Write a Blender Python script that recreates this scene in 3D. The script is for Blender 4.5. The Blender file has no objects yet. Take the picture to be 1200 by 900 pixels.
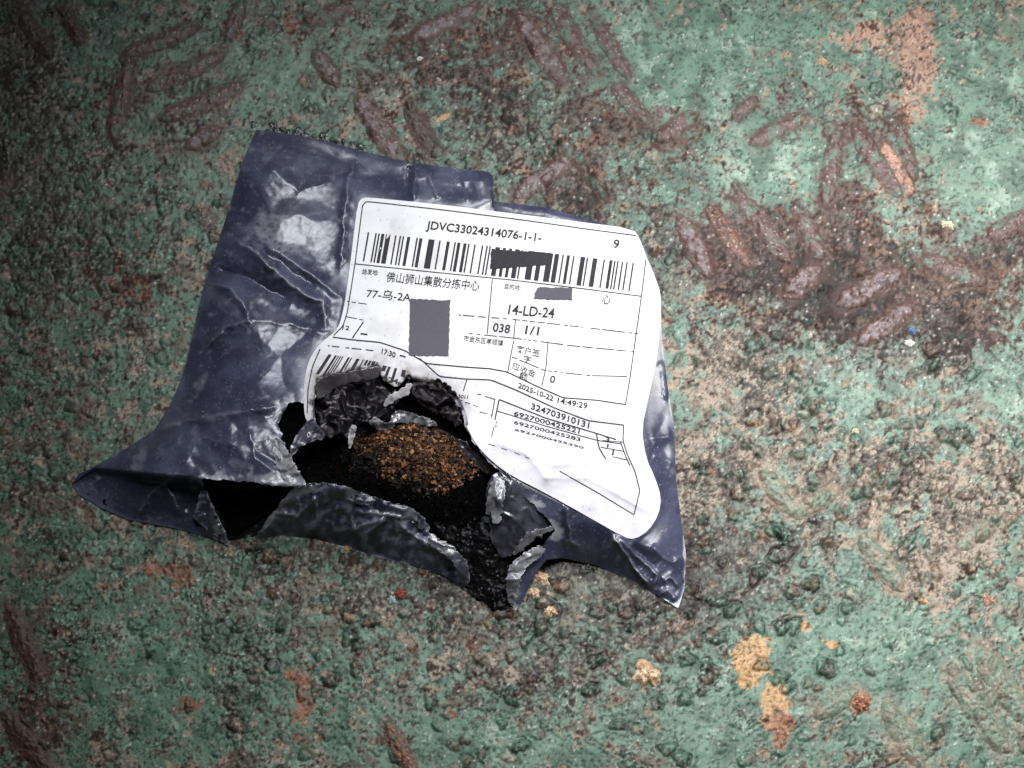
import bpy, math
import numpy as np

# ------------------------------------------------------------------ camera, world, light, exposure
scene = bpy.context.scene
S = 0.0003                     # metres per unit of the working measure (about one photo pixel on the plate)
D = 1300.0                     # camera distance
TILT = math.radians(27)
ct, st = math.cos(TILT), math.sin(TILT)
CAM = np.array([0.0, -D * st, D * ct])

cam_data = bpy.data.cameras.new("camera")
cam_data.sensor_width = 36.0
cam_data.lens = 36.0 * D / 1200.0
cam_data.clip_start = 0.005
cam_data.clip_end = 50.0
cam = bpy.data.objects.new("camera", cam_data)
scene.collection.objects.link(cam)
cam.location = CAM * S
cam.rotation_euler = (TILT, 0, 0)
scene.camera = cam

world = bpy.data.worlds.new("World")
scene.world = world
world.use_nodes = True
bg = world.node_tree.nodes["Background"]
bg.inputs["Color"].default_value = (0.86, 0.90, 1.0, 1)
bg.inputs["Strength"].default_value = 0.014


def area_light(name, loc, target, size, power, color, spread=180):
    ld = bpy.data.lights.new(name, 'AREA')
    ld.shape = 'RECTANGLE'
    ld.size, ld.size_y = size
    ld.energy = power
    ld.color = color
    ld.spread = math.radians(spread)
    o = bpy.data.objects.new(name, ld)
    scene.collection.objects.link(o)
    o.location = loc
    d = np.array(target) - np.array(loc)
    from mathutils import Vector
    o.rotation_euler = Vector(d).to_track_quat('-Z', 'Y').to_euler()
    return o


area_light("key_lamp", (0.36, 0.26, 0.44), (0.16, 0.0, 0.0), (0.30, 0.26), 0.38, (1.0, 0.98, 0.955), 56)
area_light("overhead_fill", (0.15, 0.12, 0.74), (0.14, 0.0, 0.0), (0.30, 0.28), 0.44, (0.98, 0.99, 1.0), 41)  # added soft light standing in for open sky, source unseen
area_light("sheen_fill", (-0.06, 0.50, 0.58), (0.04, 0.03, 0.0), (0.42, 0.26), 0.20, (0.90, 0.94, 1.0), 38)  # added light with no known source, gives the film its sheen

vs = scene.view_settings
vs.view_transform = 'Standard'
vs.look = 'None'
vs.gamma = 1.0
vs.use_curve_mapping = False
vs.exposure = 0.10

# ------------------------------------------------------------------ maths helpers
rng = np.random.default_rng(7)


def lin(r, g, b):
    c = np.array([r, g, b], float) / 255.0
    return np.where(c <= 0.04045, c / 12.92, ((c + 0.055) / 1.055) ** 2.4)


def P(px, py, z):
    """a point seen at photo position (px,py) that stands z above the plate (working units -> metres)"""
    px = np.asarray(px, float); py = np.asarray(py, float); z = np.asarray(z, float)
    u = px - 600.0; v = 450.0 - py
    dx = u
    dy = st * D + v * ct
    dz = -ct * D + v * st
    s = (z - CAM[2]) / dz
    return np.stack(np.broadcast_arrays((CAM[0] + s * dx) * S, (CAM[1] + s * dy) * S, z * S), -1)


_ang = rng.random(1024) * 2 * np.pi
_gx, _gy = np.cos(_ang).astype(np.float32), np.sin(_ang).astype(np.float32)


def _hash(ix, iy, seed):
    h = ix.astype(np.uint32) * np.uint32(374761393) + iy.astype(np.uint32) * np.uint32(668265263) + np.uint32((seed * 1442695041) & 0xffffffff)
    h = (h ^ (h >> np.uint32(13))) * np.uint32(1274126177)
    return h ^ (h >> np.uint32(16))


def perlin(x, y, seed=0):
    x = np.asarray(x, np.float32); y = np.asarray(y, np.float32)
    xf = np.floor(x); yf = np.floor(y)
    ix = xf.astype(np.int64); iy = yf.astype(np.int64)
    fx = x - xf; fy = y - yf
    ux = fx * fx * fx * (fx * (fx * 6 - 15) + 10)
    uy = fy * fy * fy * (fy * (fy * 6 - 15) + 10)

    def g(ox, oy):
        k = _hash(ix + ox, iy + oy, seed) & np.uint32(1023)
        return _gx[k] * (fx - ox) + _gy[k] * (fy - oy)
    a = g(0, 0); b = g(1, 0); c = g(0, 1); d = g(1, 1)
    return 1.5 * ((a + (b - a) * ux) * (1 - uy) + (c + (d - c) * ux) * uy)


def fbm(x, y, octs=4, seed=0, gain=0.5):
    r = 0; a = 1.0; t = 0
    for i in range(octs):
        r = r + a * perlin(x * 2 ** i + 17.3 * i, y * 2 ** i - 9.1 * i, seed + i * 7)
        t += a; a *= gain
    return r / t * 1.4


def ridged(x, y, octs=3, seed=0, gain=0.5):
    r = 0; a = 1.0; t = 0
    for i in range(octs):
        r = r + a * (1 - np.abs(perlin(x * 2 ** i + 5.3 * i, y * 2 ** i + 3.7 * i, seed + 11 * i)) * 1.6)
        t += a; a *= gain
    return r / t


def sstep(a, b, x):
    t = np.clip((x - a) / (b - a), 0, 1)
    return t * t * (3 - 2 * t)


def mixc(col, target, f):
    f = np.clip(f, 0, 1)[..., None]
    return col * (1 - f) + np.asarray(target) * f


def worley(x, y, seed=0):
    """distance to nearest and second nearest jittered cell point"""
    xf = np.floor(x); yf = np.floor(y)
    ix = xf.astype(np.int64); iy = yf.astype(np.int64)
    f1 = np.full(np.shape(x), 9.0, np.float32); f2 = f1.copy(); cid = np.zeros(np.shape(x), np.float32)
    for ox in (-1, 0, 1):
        for oy in (-1, 0, 1):
            h = _hash(ix + ox, iy + oy, seed)
            jx = (h & np.uint32(1023)).astype(np.float32) / 1023
            jy = ((h >> np.uint32(10)) & np.uint32(1023)).astype(np.float32) / 1023
            d = np.hypot(xf + ox + jx - x, yf + oy + jy - y).astype(np.float32)
            closer = d < f1
            f2 = np.where(closer, f1, np.minimum(f2, d))
            cid = np.where(closer, ((h >> np.uint32(20)) & np.uint32(1023)).astype(np.float32) / 1023, cid)
            f1 = np.where(closer, d, f1)
    return f1, f2, cid


def facets(x, y, seed=0):
    """flat triangular facets meeting in straight sharp folds, -0.5..0.5"""
    u = np.asarray(x, float) + 0.577 * np.asarray(y, float); v = 1.155 * np.asarray(y, float)
    uf = np.floor(u); vf = np.floor(v); iu = uf.astype(np.int64); iv = vf.astype(np.int64)
    a = u - uf; b = v - vf

    def h(ou, ov):
        return (_hash(iu + ou, iv + ov, seed) & np.uint32(1023)).astype(float) / 1023 - 0.5
    lo = h(0, 0) * (1 - a) + h(1, 0) * (a - b) + h(1, 1) * b
    up = h(0, 0) * (1 - b) + h(0, 1) * (b - a) + h(1, 1) * a
    return np.where(a > b, lo, up)


def poly_sd(x, y, poly):
    """signed distance to a closed polygon, negative inside"""
    pts = np.asarray(poly, float)
    d2 = np.full(np.shape(x), 1e12)
    inside = np.zeros(np.shape(x), bool)
    n = len(pts)
    for i in range(n):
        ax, ay = pts[i]; bx, by = pts[(i + 1) % n]
        ex, ey = bx - ax, by - ay
        t = np.clip(((x - ax) * ex + (y - ay) * ey) / (ex * ex + ey * ey + 1e-9), 0, 1)
        d2 = np.minimum(d2, (x - ax - t * ex) ** 2 + (y - ay - t * ey) ** 2)
        if ay != by:
            cross = ((ay > y) != (by > y)) & (x < (bx - ax) * (y - ay) / (by - ay) + ax)
            inside ^= cross
    d = np.sqrt(d2)
    return np.where(inside, -d, d)


def line_d(x, y, pts):
    """distance to an open polyline, and the place along it 0..1"""
    pts = np.asarray(pts, float)
    best = np.full(np.shape(x), 1e9); along = np.zeros(np.shape(x)); side = np.zeros(np.shape(x))
    seg = np.hypot(*np.diff(pts, axis=0).T); tot = seg.sum(); acc = 0
    for i in range(len(pts) - 1):
        ax, ay = pts[i]; bx, by = pts[i + 1]
        ex, ey = bx - ax, by - ay
        t = np.clip(((x - ax) * ex + (y - ay) * ey) / (ex * ex + ey * ey + 1e-9), 0, 1)
        d = np.hypot(x - ax - t * ex, y - ay - t * ey)
        m = d < best
        along = np.where(m, (acc + t * seg[i]) / tot, along)
        side = np.where(m, np.sign(ex * (y - ay) - ey * (x - ax)), side)
        best = np.where(m, d, best)
        acc += seg[i]
    return best, along, side


def smooth_poly(pts, it=2):
    p = np.asarray(pts, float)
    for _ in range(it):
        q = np.roll(p, -1, 0)
        p = np.stack([0.75 * p + 0.25 * q, 0.25 * p + 0.75 * q], 1).reshape(-1, 2)
    return p


def tps(ctrl, lam=0.5):
    c = np.asarray(ctrl, float)
    n = len(c)
    xy = c[:, :2] / 100.0

    def k(r2):
        return 0.5 * r2 * np.log(r2 + 1e-9)
    r2 = ((xy[:, None] - xy[None]) ** 2).sum(-1)
    A = np.zeros((n + 3, n + 3))
    A[:n, :n] = k(r2) + lam * 0.01 * np.eye(n)
    A[:n, n] = 1; A[:n, n + 1:] = xy
    A[n, :n] = 1; A[n + 1:, :n] = xy.T
    w = np.linalg.solve(A, np.concatenate([c[:, 2], np.zeros(3)]))

    def f(x, y):
        x = np.asarray(x, float) / 100; y = np.asarray(y, float) / 100
        r = w[n] + w[n + 1] * x + w[n + 2] * y
        for i in range(n):
            r = r + w[i] * k((x - xy[i, 0]) ** 2 + (y - xy[i, 1]) ** 2)
        return r
    return f


# ------------------------------------------------------------------ mesh helpers
def mesh_np(name, verts, faces, col=None, rough=None, smooth=True):
    verts = np.ascontiguousarray(verts, np.float32).reshape(-1, 3)
    faces = np.ascontiguousarray(faces, np.int32)
    me = bpy.data.meshes.new(name)
    nf, k = faces.shape
    me.vertices.add(len(verts)); me.vertices.foreach_set("co", verts.ravel())
    me.loops.add(nf * k); me.loops.foreach_set("vertex_index", faces.ravel())
    me.polygons.add(nf)
    me.polygons.foreach_set("loop_start", np.arange(0, nf * k, k, dtype=np.int32))
    me.polygons.foreach_set("use_smooth", np.full(nf, smooth, bool))
    me.update(calc_edges=True)
    if col is not None:
        a = me.color_attributes.new("Col", 'FLOAT_COLOR', 'POINT')
        c4 = np.ones((len(verts), 4), np.float32); c4[:, :3] = np.clip(np.asarray(col).reshape(-1, 3), 0, 1)
        a.data.foreach_set("color", c4.ravel())
    if rough is not None:
        a = me.attributes.new("rough", 'FLOAT', 'POINT')
        a.data.foreach_set("value", np.asarray(rough, np.float32).ravel())
    me.validate()
    return me


def link(name, me, mat, parent=None):
    o = bpy.data.objects.new(name, me)
    scene.collection.objects.link(o)
    if me is not None and mat is not None and not me.materials:
        me.materials.append(mat)
    if parent is not None:
        o.parent = parent
    return o


def tag(o, label=None, cat=None, group=None, kind=None):
    for k, v in (("label", label), ("category", cat), ("group", group), ("kind", kind)):
        if v:
            o[k] = v
    return o


def empty(name, px, py):
    o = bpy.data.objects.new(name, None)
    o.empty_display_size = 0.01
    scene.collection.objects.link(o)
    return o


def grid_faces(ny, nx):
    i = np.arange(ny * nx).reshape(ny, nx)
    return np.stack([i[1:, :-1], i[1:, 1:], i[:-1, 1:], i[:-1, :-1]], -1).reshape(-1, 4)


def sheet_mesh(name, poly, zf, step=1.5, colf=None, holes=(), jag=0.0, jag_s=6.0, seed=1):
    """film or paper cut to a polygon and bent to the height function"""
    poly = np.asarray(poly, float)
    x0, y0 = poly.min(0) - 2 * step - jag; x1, y1 = poly.max(0) + 2 * step + jag
    gx, gy = np.meshgrid(np.arange(x0, x1, step), np.arange(y0, y1, step))

    def sd(x, y):
        d = poly_sd(x, y, poly)
        for h in holes:
            dh = -poly_sd(x, y, h)
            if jag:
                dh = dh + jag * fbm(x / jag_s, y / jag_s, 3, seed)
            d = np.maximum(d, dh)
        if jag and not holes:
            d = d + jag * fbm(x / jag_s, y / jag_s, 3, seed)
        return d
    d = sd(gx, gy)
    e = 0.4
    ddx = (sd(gx + e, gy) - d) / e; ddy = (sd(gx, gy + e) - d) / e
    n = np.hypot(ddx, ddy) + 1e-6
    band = (d > -0.3 * step) & (d < 0.95 * step)
    mv = np.where(band, -d / n, 0)
    gx = gx + mv * ddx / n; gy = gy + mv * ddy / n
    keep = d < 0.95 * step
    i = np.arange(gx.size).reshape(gx.shape)
    Q = np.stack([i[1:, :-1], i[1:, 1:], i[:-1, 1:], i[:-1, :-1]], -1).reshape(-1, 4)
    kq = keep.ravel()[Q]; cnt = kq.sum(1)
    full = Q[cnt == 4]
    tris = [full[:, [0, 1, 2]], full[:, [0, 2, 3]]]
    for miss in range(4):                                   # cells the edge cuts across keep the corner triangle
        m3 = (cnt == 3) & ~kq[:, miss]
        tris.append(Q[m3][:, [k for k in range(4) if k != miss]])
    f = np.concatenate(tris)
    f = f[(d.ravel()[f] < -0.3 * step).any(1)]              # no slivers lying along the edge
    used = np.zeros(gx.size, bool); used[f.ravel()] = True
    re = np.cumsum(used) - 1
    f = re[f]
    X = gx.ravel()[used]; Y = gy.ravel()[used]; dd = np.minimum(d, 0).ravel()[used]
    Z = zf(X, Y)
    col = colf(X, Y, dd) if colf else None
    return mesh_np(name, P(X, Y, Z), f, col)


# ------------------------------------------------------------------ materials
def new_mat(name):
    m = bpy.data.materials.new(name)
    m.use_nodes = True
    nt = m.node_tree
    return m, nt, nt.nodes["Principled BSDF"]


def N(nt, t, **kw):
    n = nt.nodes.new(t)
    for k, v in kw.items():
        if k in n.inputs:
            n.inputs[k].default_value = v
        else:
            setattr(n, k, v)
    return n


def vcol_mat(name, rough=0.6, spec=0.4, bump=0.3, bump_scale=900, bump_dist=0.0003, speck=None, rough_attr=False, var=0.25, var_scale=1500, two_sided_dark=None):
    m, nt, b = new_mat(name)
    L = nt.links.new
    a = N(nt, "ShaderNodeVertexColor", layer_name="Col")
    tc = N(nt, "ShaderNodeTexCoord")
    no = N(nt, "ShaderNodeTexNoise", Scale=var_scale, Detail=3.0, Roughness=0.6)
    L(tc.outputs["Object"], no.inputs["Vector"])
    mr = N(nt, "ShaderNodeMapRange")
    mr.inputs["From Min"].default_value = 0.3; mr.inputs["From Max"].default_value = 0.7
    mr.inputs["To Min"].default_value = 1 - var; mr.inputs["To Max"].default_value = 1 + var
    L(no.outputs["Fac"], mr.inputs["Value"])
    mul = N(nt, "ShaderNodeMix", data_type='RGBA', blend_type='MULTIPLY')
    mul.inputs["Factor"].default_value = 1.0
    L(a.outputs["Color"], mul.inputs["A"]); L(mr.outputs["Result"], mul.inputs["B"])
    out = mul.outputs["Result"]
    if speck:
        thr, scol, sscale = speck
        n2 = N(nt, "ShaderNodeTexNoise", Scale=sscale, Detail=2.0, Roughness=0.55)
        L(tc.outputs["Object"], n2.inputs["Vector"])
        r2 = N(nt, "ShaderNodeMapRange")
        r2.inputs["From Min"].default_value = thr; r2.inputs["From Max"].default_value = thr + 0.05
        L(n2.outputs["Fac"], r2.inputs["Value"])
        mx = N(nt, "ShaderNodeMix", data_type='RGBA')
        L(r2.outputs["Result"], mx.inputs["Factor"]); L(out, mx.inputs["A"])
        mx.inputs["B"].default_value = (*scol, 1)
        out = mx.outputs["Result"]
    L(out, b.inputs["Base Color"])
    if rough_attr:
        at = N(nt, "ShaderNodeAttribute", attribute_name="rough")
        L(at.outputs["Fac"], b.inputs["Roughness"])
    else:
        b.inputs["Roughness"].default_value = rough
    b.inputs["Specular IOR Level"].default_value = spec
    if bump:
        nb = N(nt, "ShaderNodeTexNoise", Scale=bump_scale, Detail=4.0, Roughness=0.65)
        L(tc.outputs["Object"], nb.inputs["Vector"])
        bp = N(nt, "ShaderNodeBump", Strength=bump, Distance=bump_dist)
        L(nb.outputs["Fac"], bp.inputs["Height"])
        L(bp.outputs["Normal"], b.inputs["Normal"])
    return m


M_plate = vcol_mat("painted_rusty_steel", spec=0.45, bump=0.22, bump_scale=1500, bump_dist=0.0004, rough_attr=True, var=0.28, var_scale=1500)
M_film = vcol_mat("polythene_film", rough=0.28, spec=0.85, bump=0.06, bump_scale=420, bump_dist=0.0005, speck=(0.68, (0.33, 0.34, 0.42), 1500), var=0.12, var_scale=900)
M_torn = vcol_mat("melted_film", rough=0.22, spec=0.9, bump=0.06, bump_scale=500, bump_dist=0.0004, var=0.10, var_scale=400)
M_char = vcol_mat("char", rough=0.32, spec=0.16, bump=0.4, bump_scale=700, bump_dist=0.0005, var=0.4, var_scale=900)
M_soot = vcol_mat("soot", rough=0.95, spec=0.05, bump=0.5, bump_scale=900, bump_dist=0.0005, var=0.4, var_scale=900)
M_gran = vcol_mat("scorched_granules", rough=0.65, spec=0.3, bump=0.5, bump_scale=2500, bump_dist=0.0002, var=0.3, var_scale=2500)
M_paper = vcol_mat("label_paper", rough=0.6, spec=0.25, bump=0.08, bump_scale=700, bump_dist=0.0003, var=0.02, var_scale=300)
M_crumb = vcol_mat("crumb", rough=0.8, spec=0.25, bump=0.6, bump_scale=2500, bump_dist=0.0003, var=0.3, var_scale=1800)
M_ink, _nt, _b = new_mat("thermal_print")
_no = N(_nt, "ShaderNodeTexNoise", Scale=2600.0, Detail=2.0)
_cr = N(_nt, "ShaderNodeValToRGB")
_cr.color_ramp.elements[0].color = (0.02, 0.019, 0.023, 1); _cr.color_ramp.elements[0].position = 0.45
_cr.color_ramp.elements[1].color = (0.13, 0.125, 0.14, 1); _cr.color_ramp.elements[1].position = 0.74
_nt.links.new(_no.outputs["Fac"], _cr.inputs["Fac"]); _nt.links.new(_cr.outputs["Color"], _b.inputs["Base Color"])
_b.inputs["Roughness"].default_value = 0.9; _b.inputs["Specular IOR Level"].default_value = 0.1
M_redact, _nt, _b = new_mat("grey_redaction")
_no = N(_nt, "ShaderNodeTexNoise", Scale=150.0, Detail=2.0)
_cr = N(_nt, "ShaderNodeValToRGB")
_cr.color_ramp.elements[0].color = (0.09, 0.085, 0.105, 1); _cr.color_ramp.elements[0].position = 0.4
_cr.color_ramp.elements[1].color = (0.17, 0.165, 0.19, 1); _cr.color_ramp.elements[1].position = 0.75
_nt.links.new(_no.outputs["Fac"], _cr.inputs["Fac"]); _nt.links.new(_cr.outputs["Color"], _b.inputs["Base Color"])
_b.inputs["Roughness"].default_value = 0.9; _b.inputs["Specular IOR Level"].default_value = 0.1

# ------------------------------------------------------------------ the steel plate
TEAL1, TEAL2, TEAL3 = lin(98, 129, 110), lin(66, 94, 78), lin(140, 163, 144)
BEIGE, TAN, PEACH = lin(178, 156, 138), lin(196, 152, 100), lin(188, 140, 118)
RUST, RUST2, ORANGE, DARK, LAV = lin(94, 66, 58), lin(110, 80, 68), lin(142, 88, 62), lin(20, 17, 15), lin(126, 117, 122)
BROWN = lin(92, 74, 58)

STEP = 1.5


def axis(lo, hi, n_out, grow):
    core = np.arange(lo, hi + STEP, STEP)
    s = STEP; a = []
    x = core[-1]
    for _ in range(n_out):
        s *= grow; x += s; a.append(x)
    hi_a = np.array(a) - core[-1]
    return np.concatenate([core[0] - hi_a[::-1], core, core[-1] + hi_a])


ax_x = axis(-40, 1240, 42, 1.085)
ax_y = axis(-40, 940, 42, 1.085)
GX, GY = np.meshgrid(ax_x, ax_y)
GX = GX.astype(np.float32); GY = GY.astype(np.float32)


def blobs(lst):
    r = np.zeros_like(GX)
    for cx, cy, rx, ry, ang, w in lst:
        c, s = math.cos(math.radians(ang)), math.sin(math.radians(ang))
        u = ((GX - cx) * c + (GY - cy) * s) / rx; v = (-(GX - cx) * s + (GY - cy) * c) / ry
        r += w * np.exp(-(u * u + v * v))
    return r


# wandering of the sampling place keeps edges from being round
WX = 10 * fbm(GX / 40, GY / 40, 3, 91); WY = 10 * fbm(GX / 40, GY / 40, 3, 92)
n_big = fbm(GX / 120, GY / 120, 4, 1)
n_mid = fbm((GX + WX) / 38, (GY + WY) / 38, 4, 2)
n_sml = fbm((GX + WX) / 12, (GY + WY) / 12, 3, 3)
n_fin = fbm(GX / 4.5, GY / 4.5, 2, 4)
n_b2 = fbm((GX - WY) / 55, (GY + WX) / 55, 5, 5, 0.6)
n_b3 = fbm((GX - WY) / 26, (GY + WX) / 26, 4, 6, 0.6)

rust_r = blobs([(800, 170, 60, 45, 30, .7), (950, 300, 120, 45, 25, 1.0), (1010, 345, 130, 55, 0, 1.0), (1135, 360, 80, 55, 30, .8), (840, 290, 60, 60, 0, .6),
                (700, 150, 60, 70, 0, .7), (620, 50, 60, 50, 0, .6), (560, 120, 80, 70, 0, .45), (680, 240, 70, 40, 0, .6), (430, 60, 110, 60, 0, .4),
                (1000, 190, 45, 80, 10, .6), (930, 120, 80, 40, 20, .5), (1075, 200, 30, 90, -20, .5), (150, 100, 40, 80, 20, .5), (230, 100, 70, 50, -20, .25),
                (150, 340, 70, 40, 20, .5), (40, 850, 60, 60, 0, .6), (60, 760, 30, 60, -15, .5), (980, 250, 40, 60, 0, .5), (1180, 290, 60, 40, 0, .6),
                (500, 60, 60, 40, 0, .3), (860, 380, 60, 30, 20, .3), (60, 420, 90, 70, 0, .3), (30, 100, 50, 120, 0, .4)])
beige_r = blobs([(1130, 570, 100, 55, 0, .8), (880, 460, 70, 50, 0, .5), (840, 420, 60, 60, 0, .5), (810, 580, 40, 70, 0, .8), (1080, 690, 40, 60, 20, .7), (1130, 640, 60, 30, -20, .5),
                 (900, 560, 60, 40, 0, .4), (470, 130, 60, 50, 0, .35), (1060, 240, 40, 50, 0, .3), (560, 730, 70, 50, 0, .35), (740, 660, 60, 40, 0, .3), (190, 620, 50, 25, 20, .35),
                 (590, 800, 100, 40, 10, .3), (240, 330, 60, 40, 0, .3), (1000, 540, 60, 60, 0, .4), (950, 500, 50, 30, 0, .3), (790, 720, 50, 50, 0, .4), (1150, 780, 60, 60, 0, .2), (890, 180, 90, 60, 0, .1)])
green_r = blobs([(900, 195, 110, 45, -10, .8), (760, 85, 70, 60, 30, .8), (1180, 220, 60, 60, 0, .7), (900, 40, 80, 40, 0, .6), (1020, 770, 100, 60, 0, 1.), (830, 860, 70, 40, 0, .8), (1000, 480, 60, 40, 20, .6),
                 (560, 865, 120, 35, 0, .7), (200, 780, 110, 70, 0, .6), (1150, 860, 60, 50, 0, .5), (860, 760, 60, 60, 0, .4), (530, 160, 30, 30, 0, .6), (430, 40, 40, 20, 0, .4), (330, 80, 70, 40, 0, .5),
                 (120, 40, 60, 40, 0, .5), (1170, 110, 40, 60, 0, .4), (1090, 350, 30, 20, 0, .9), (290, 470, 50, 40, 0, .2), (1180, 440, 30, 40, 0, .8), (1130, 150, 80, 80, 0, .4), (830, 110, 70, 60, 0, .4), (640, 760, 120, 50, 0, .2)])
dark_r = blobs([(950, 340, 80, 35, 15, .9), (870, 655, 90, 65, 0, .5), (830, 710, 60, 60, 0, .35), (700, 655, 120, 30, 0, 1.0), (640, 740, 130, 70, 0, .4), (560, 150, 70, 50, 0, .5), (500, 690, 90, 40, 15, .5),  # strip at the bag's front right edge: contact shade painted in
                (330, 680, 120, 50, 0, .4), (290, 770, 120, 60, 0, .3), (640, 240, 60, 25, 0, .7), (30, 140, 60, 160, 0, .6), (90, 300, 60, 60, 0, .4), (1090, 410, 110, 35, 10, .6), (1010, 560, 60, 50, 0, .35), (880, 430, 60, 40, 20, .3),
                (780, 300, 40, 50, 0, .6), (760, 700, 70, 60, 0, .4), (200, 560, 90, 60, 20, .3), (620, 810, 90, 40, 0, .3), (600, 720, 200, 70, 0, .12), (150, 230, 120, 90, 0, .25), (60, 560, 80, 120, 0, .3)])
peach_r = blobs([(1010, 45, 50, 22, -10, 1.0), (1070, 60, 35, 60, 10, .9), (1075, 105, 18, 40, 5, .8), (1055, 205, 10, 30, -20, .6)])
tan_r = blobs([(880, 770, 20, 30, 10, 1.5), (905, 825, 16, 22, -10, 1.2), (915, 850, 12, 40, 0, .8), (975, 755, 10, 10, 0, .8), (945, 735, 10, 8, 0, .8), (1085, 705, 16, 20, 0, .5), (520, 125, 20, 25, 0, .4)])
orange_r = blobs([(915, 855, 14, 26, 0, 1.3), (1008, 823, 13, 13, 0, 1.6), (350, 790, 20, 16, 0, .9), (355, 835, 14, 30, 10, .9), (225, 825, 16, 14, 0, .9), (200, 675, 36, 18, 10, .8), (150, 335, 50, 22, 25, .7), (555, 805, 16, 14, 0, .7), (550, 760, 16, 14, 0, .6),
                  (835, 555, 12, 10, 0, .6), (270, 465, 20, 12, 0, .5), (700, 210, 26, 20, 0, .7), (600, 155, 16, 12, 0, .7), (545, 130, 14, 14, 0, .7), (470, 645, 14, 10, 0, .4), (1150, 145, 10, 10, 0, .7), (885, 395, 14, 8, 0, .5), (430, 745, 12, 18, 0, .6),
                  (340, 25, 14, 18, 0, .9), (280, 45, 8, 8, 0, .9), (900, 625, 24, 14, 0, .5), (880, 500, 12, 10, 0, .6), (730, 715, 26, 30, 0, .4), (190, 290, 14, 12, 0, .5)])

COL = np.empty(GX.shape + (3,), np.float32); COL[:] = TEAL1
COL = mixc(COL, TEAL3, sstep(0.05, 0.6, n_b2 + 0.5 * n_sml + 0.25 * green_r - 0.1))
COL = mixc(COL, TEAL2, sstep(0.0, 0.55, -n_mid * 0.8 + 0.4 * n_b3 + 0.15))
n_f2 = fbm(GX / 6.5 + 3, GY / 6.5, 3, 9, .7)
COL = mixc(COL, BEIGE * .75, 0.40 * sstep(.05, .5, .6 * n_f2 + .7 * n_b3 - .5 * green_r))
COL = mixc(COL, BROWN * .9, 0.40 * sstep(.15, .55, -.6 * n_f2 + .6 * n_mid - .5 * green_r))
COL *= (1 + 0.14 * n_sml + 0.12 * n_fin)[..., None]
beige_m = sstep(0.12, 0.42, 0.75 * n_b3 + 0.35 * n_sml + 0.75 * beige_r - 0.6 * green_r + 0.06)
COL = mixc(COL, BEIGE * 0.82, 0.82 * beige_m)
brown_m = sstep(0.05, 0.45, 0.7 * n_mid + 0.5 * n_sml + 0.2 * n_fin + 0.62 * dark_r + 0.25 * rust_r - 0.45 * green_r + 0.04)
COL = mixc(COL, BROWN, 0.72 * brown_m)
rust_m = sstep(0.18, 0.55, 0.55 * n_b2 + 0.4 * n_sml + 0.25 * n_fin + 0.9 * rust_r - 0.45 * green_r - 0.05)
rcol = RUST * (1 + 0.35 * n_sml[..., None]) + (RUST2 - RUST) * sstep(-.2, .4, n_b3)[..., None]
rcol = mixc(rcol, LAV * .75, .55 * sstep(.15, .5, n_mid + .3 * n_fin))
rcol = mixc(rcol, ORANGE * .55, .5 * sstep(.2, .55, -n_mid + .4 * n_sml))
rcol = mixc(rcol, TEAL2, .55 * sstep(.18, .5, -n_b2 + .5 * n_f2))
rcol = mixc(rcol, DARK, .6 * sstep(.12, .5, n_f2))
COL = COL * (1 - 0.88 * rust_m[..., None]) + rcol * 0.88 * rust_m[..., None]
COL = mixc(COL, PEACH * .9, 0.7 * sstep(0.38, 0.75, peach_r * .9 + 0.5 * n_mid + .5 * n_sml + .2 * n_fin - .06))
COL = mixc(COL, TAN, 0.9 * sstep(0.42, 0.62, tan_r + 0.5 * n_sml + .35 * n_b3))
orange_m = sstep(0.38, 0.75, orange_r + 0.45 * n_sml + 0.3 * n_b3)
COL = mixc(COL, ORANGE * (1 + 0.4 * n_fin[..., None]), 0.85 * orange_m)
dark_m = sstep(0.22, 0.42, 0.60 * n_sml + 0.50 * n_fin + 0.35 * n_b2 + 0.55 * dark_r + .22 * rust_r - 0.30 * green_r - 0.06)
COL = mixc(COL, DARK, 0.8 * dark_m)

# relief
smooth_m = sstep(.1, -.3, n_b2 + .5 * dark_r + .5 * rust_r + .3 * beige_r - .4 * green_r)
H = 3.0 * n_big + 1.4 * n_mid + 0.35 * n_sml * (1 - .7 * smooth_m)
n_cru = fbm(GX / 7.5, GY / 7.5, 3, 8, .65)
H += rust_m * (1.1 * n_sml + 0.8 * n_fin) + 0.06 * n_fin + 0.5 * np.abs(n_cru) * sstep(0.0, .5, n_b2 + .5 * dark_r + .5 * rust_r)
H -= 1.3 * sstep(.15, .5, n_b3) * beige_m                      # scoured hollows down to primer
H += 1.0 * sstep(0.25, 0.3, n_b2 + 0.25 * n_sml)               # edges of thick paint coats
ROUGH = 0.46 + 0.10 * n_sml + 0.10 * n_fin + 0.22 * rust_m + .12 * beige_m

# flaking, crackled paint: raised scales with dark joints
CX = GX + 5 * n_sml + 2 * n_fin; CY = GY + 5 * fbm(GX / 12, GY / 12, 2, 71) + 2 * n_f2
for size, sd_, thr in ((19.0, 201, .10), (10.0, 202, .0)):
    f1, f2, cid = worley(CX / size, CY / size, sd_)
    zone = sstep(thr + .12, thr + .4, fbm(GX / 80 + sd_, GY / 80, 3, sd_) + .45 * dark_r + .35 * beige_r + .2 * rust_r - .35 * green_r)
    jt = sstep(.17, .03, f2 - f1) * zone * (cid > .25)
    COL = mixc(COL, DARK * .6, .85 * jt)
    COL *= (1 + zone * .4 * (cid - .5))[..., None]
    H += zone * (0.8 * (size / 15) * (cid - .4) * sstep(.02, .2, f2 - f1)) - 1.0 * jt
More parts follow.
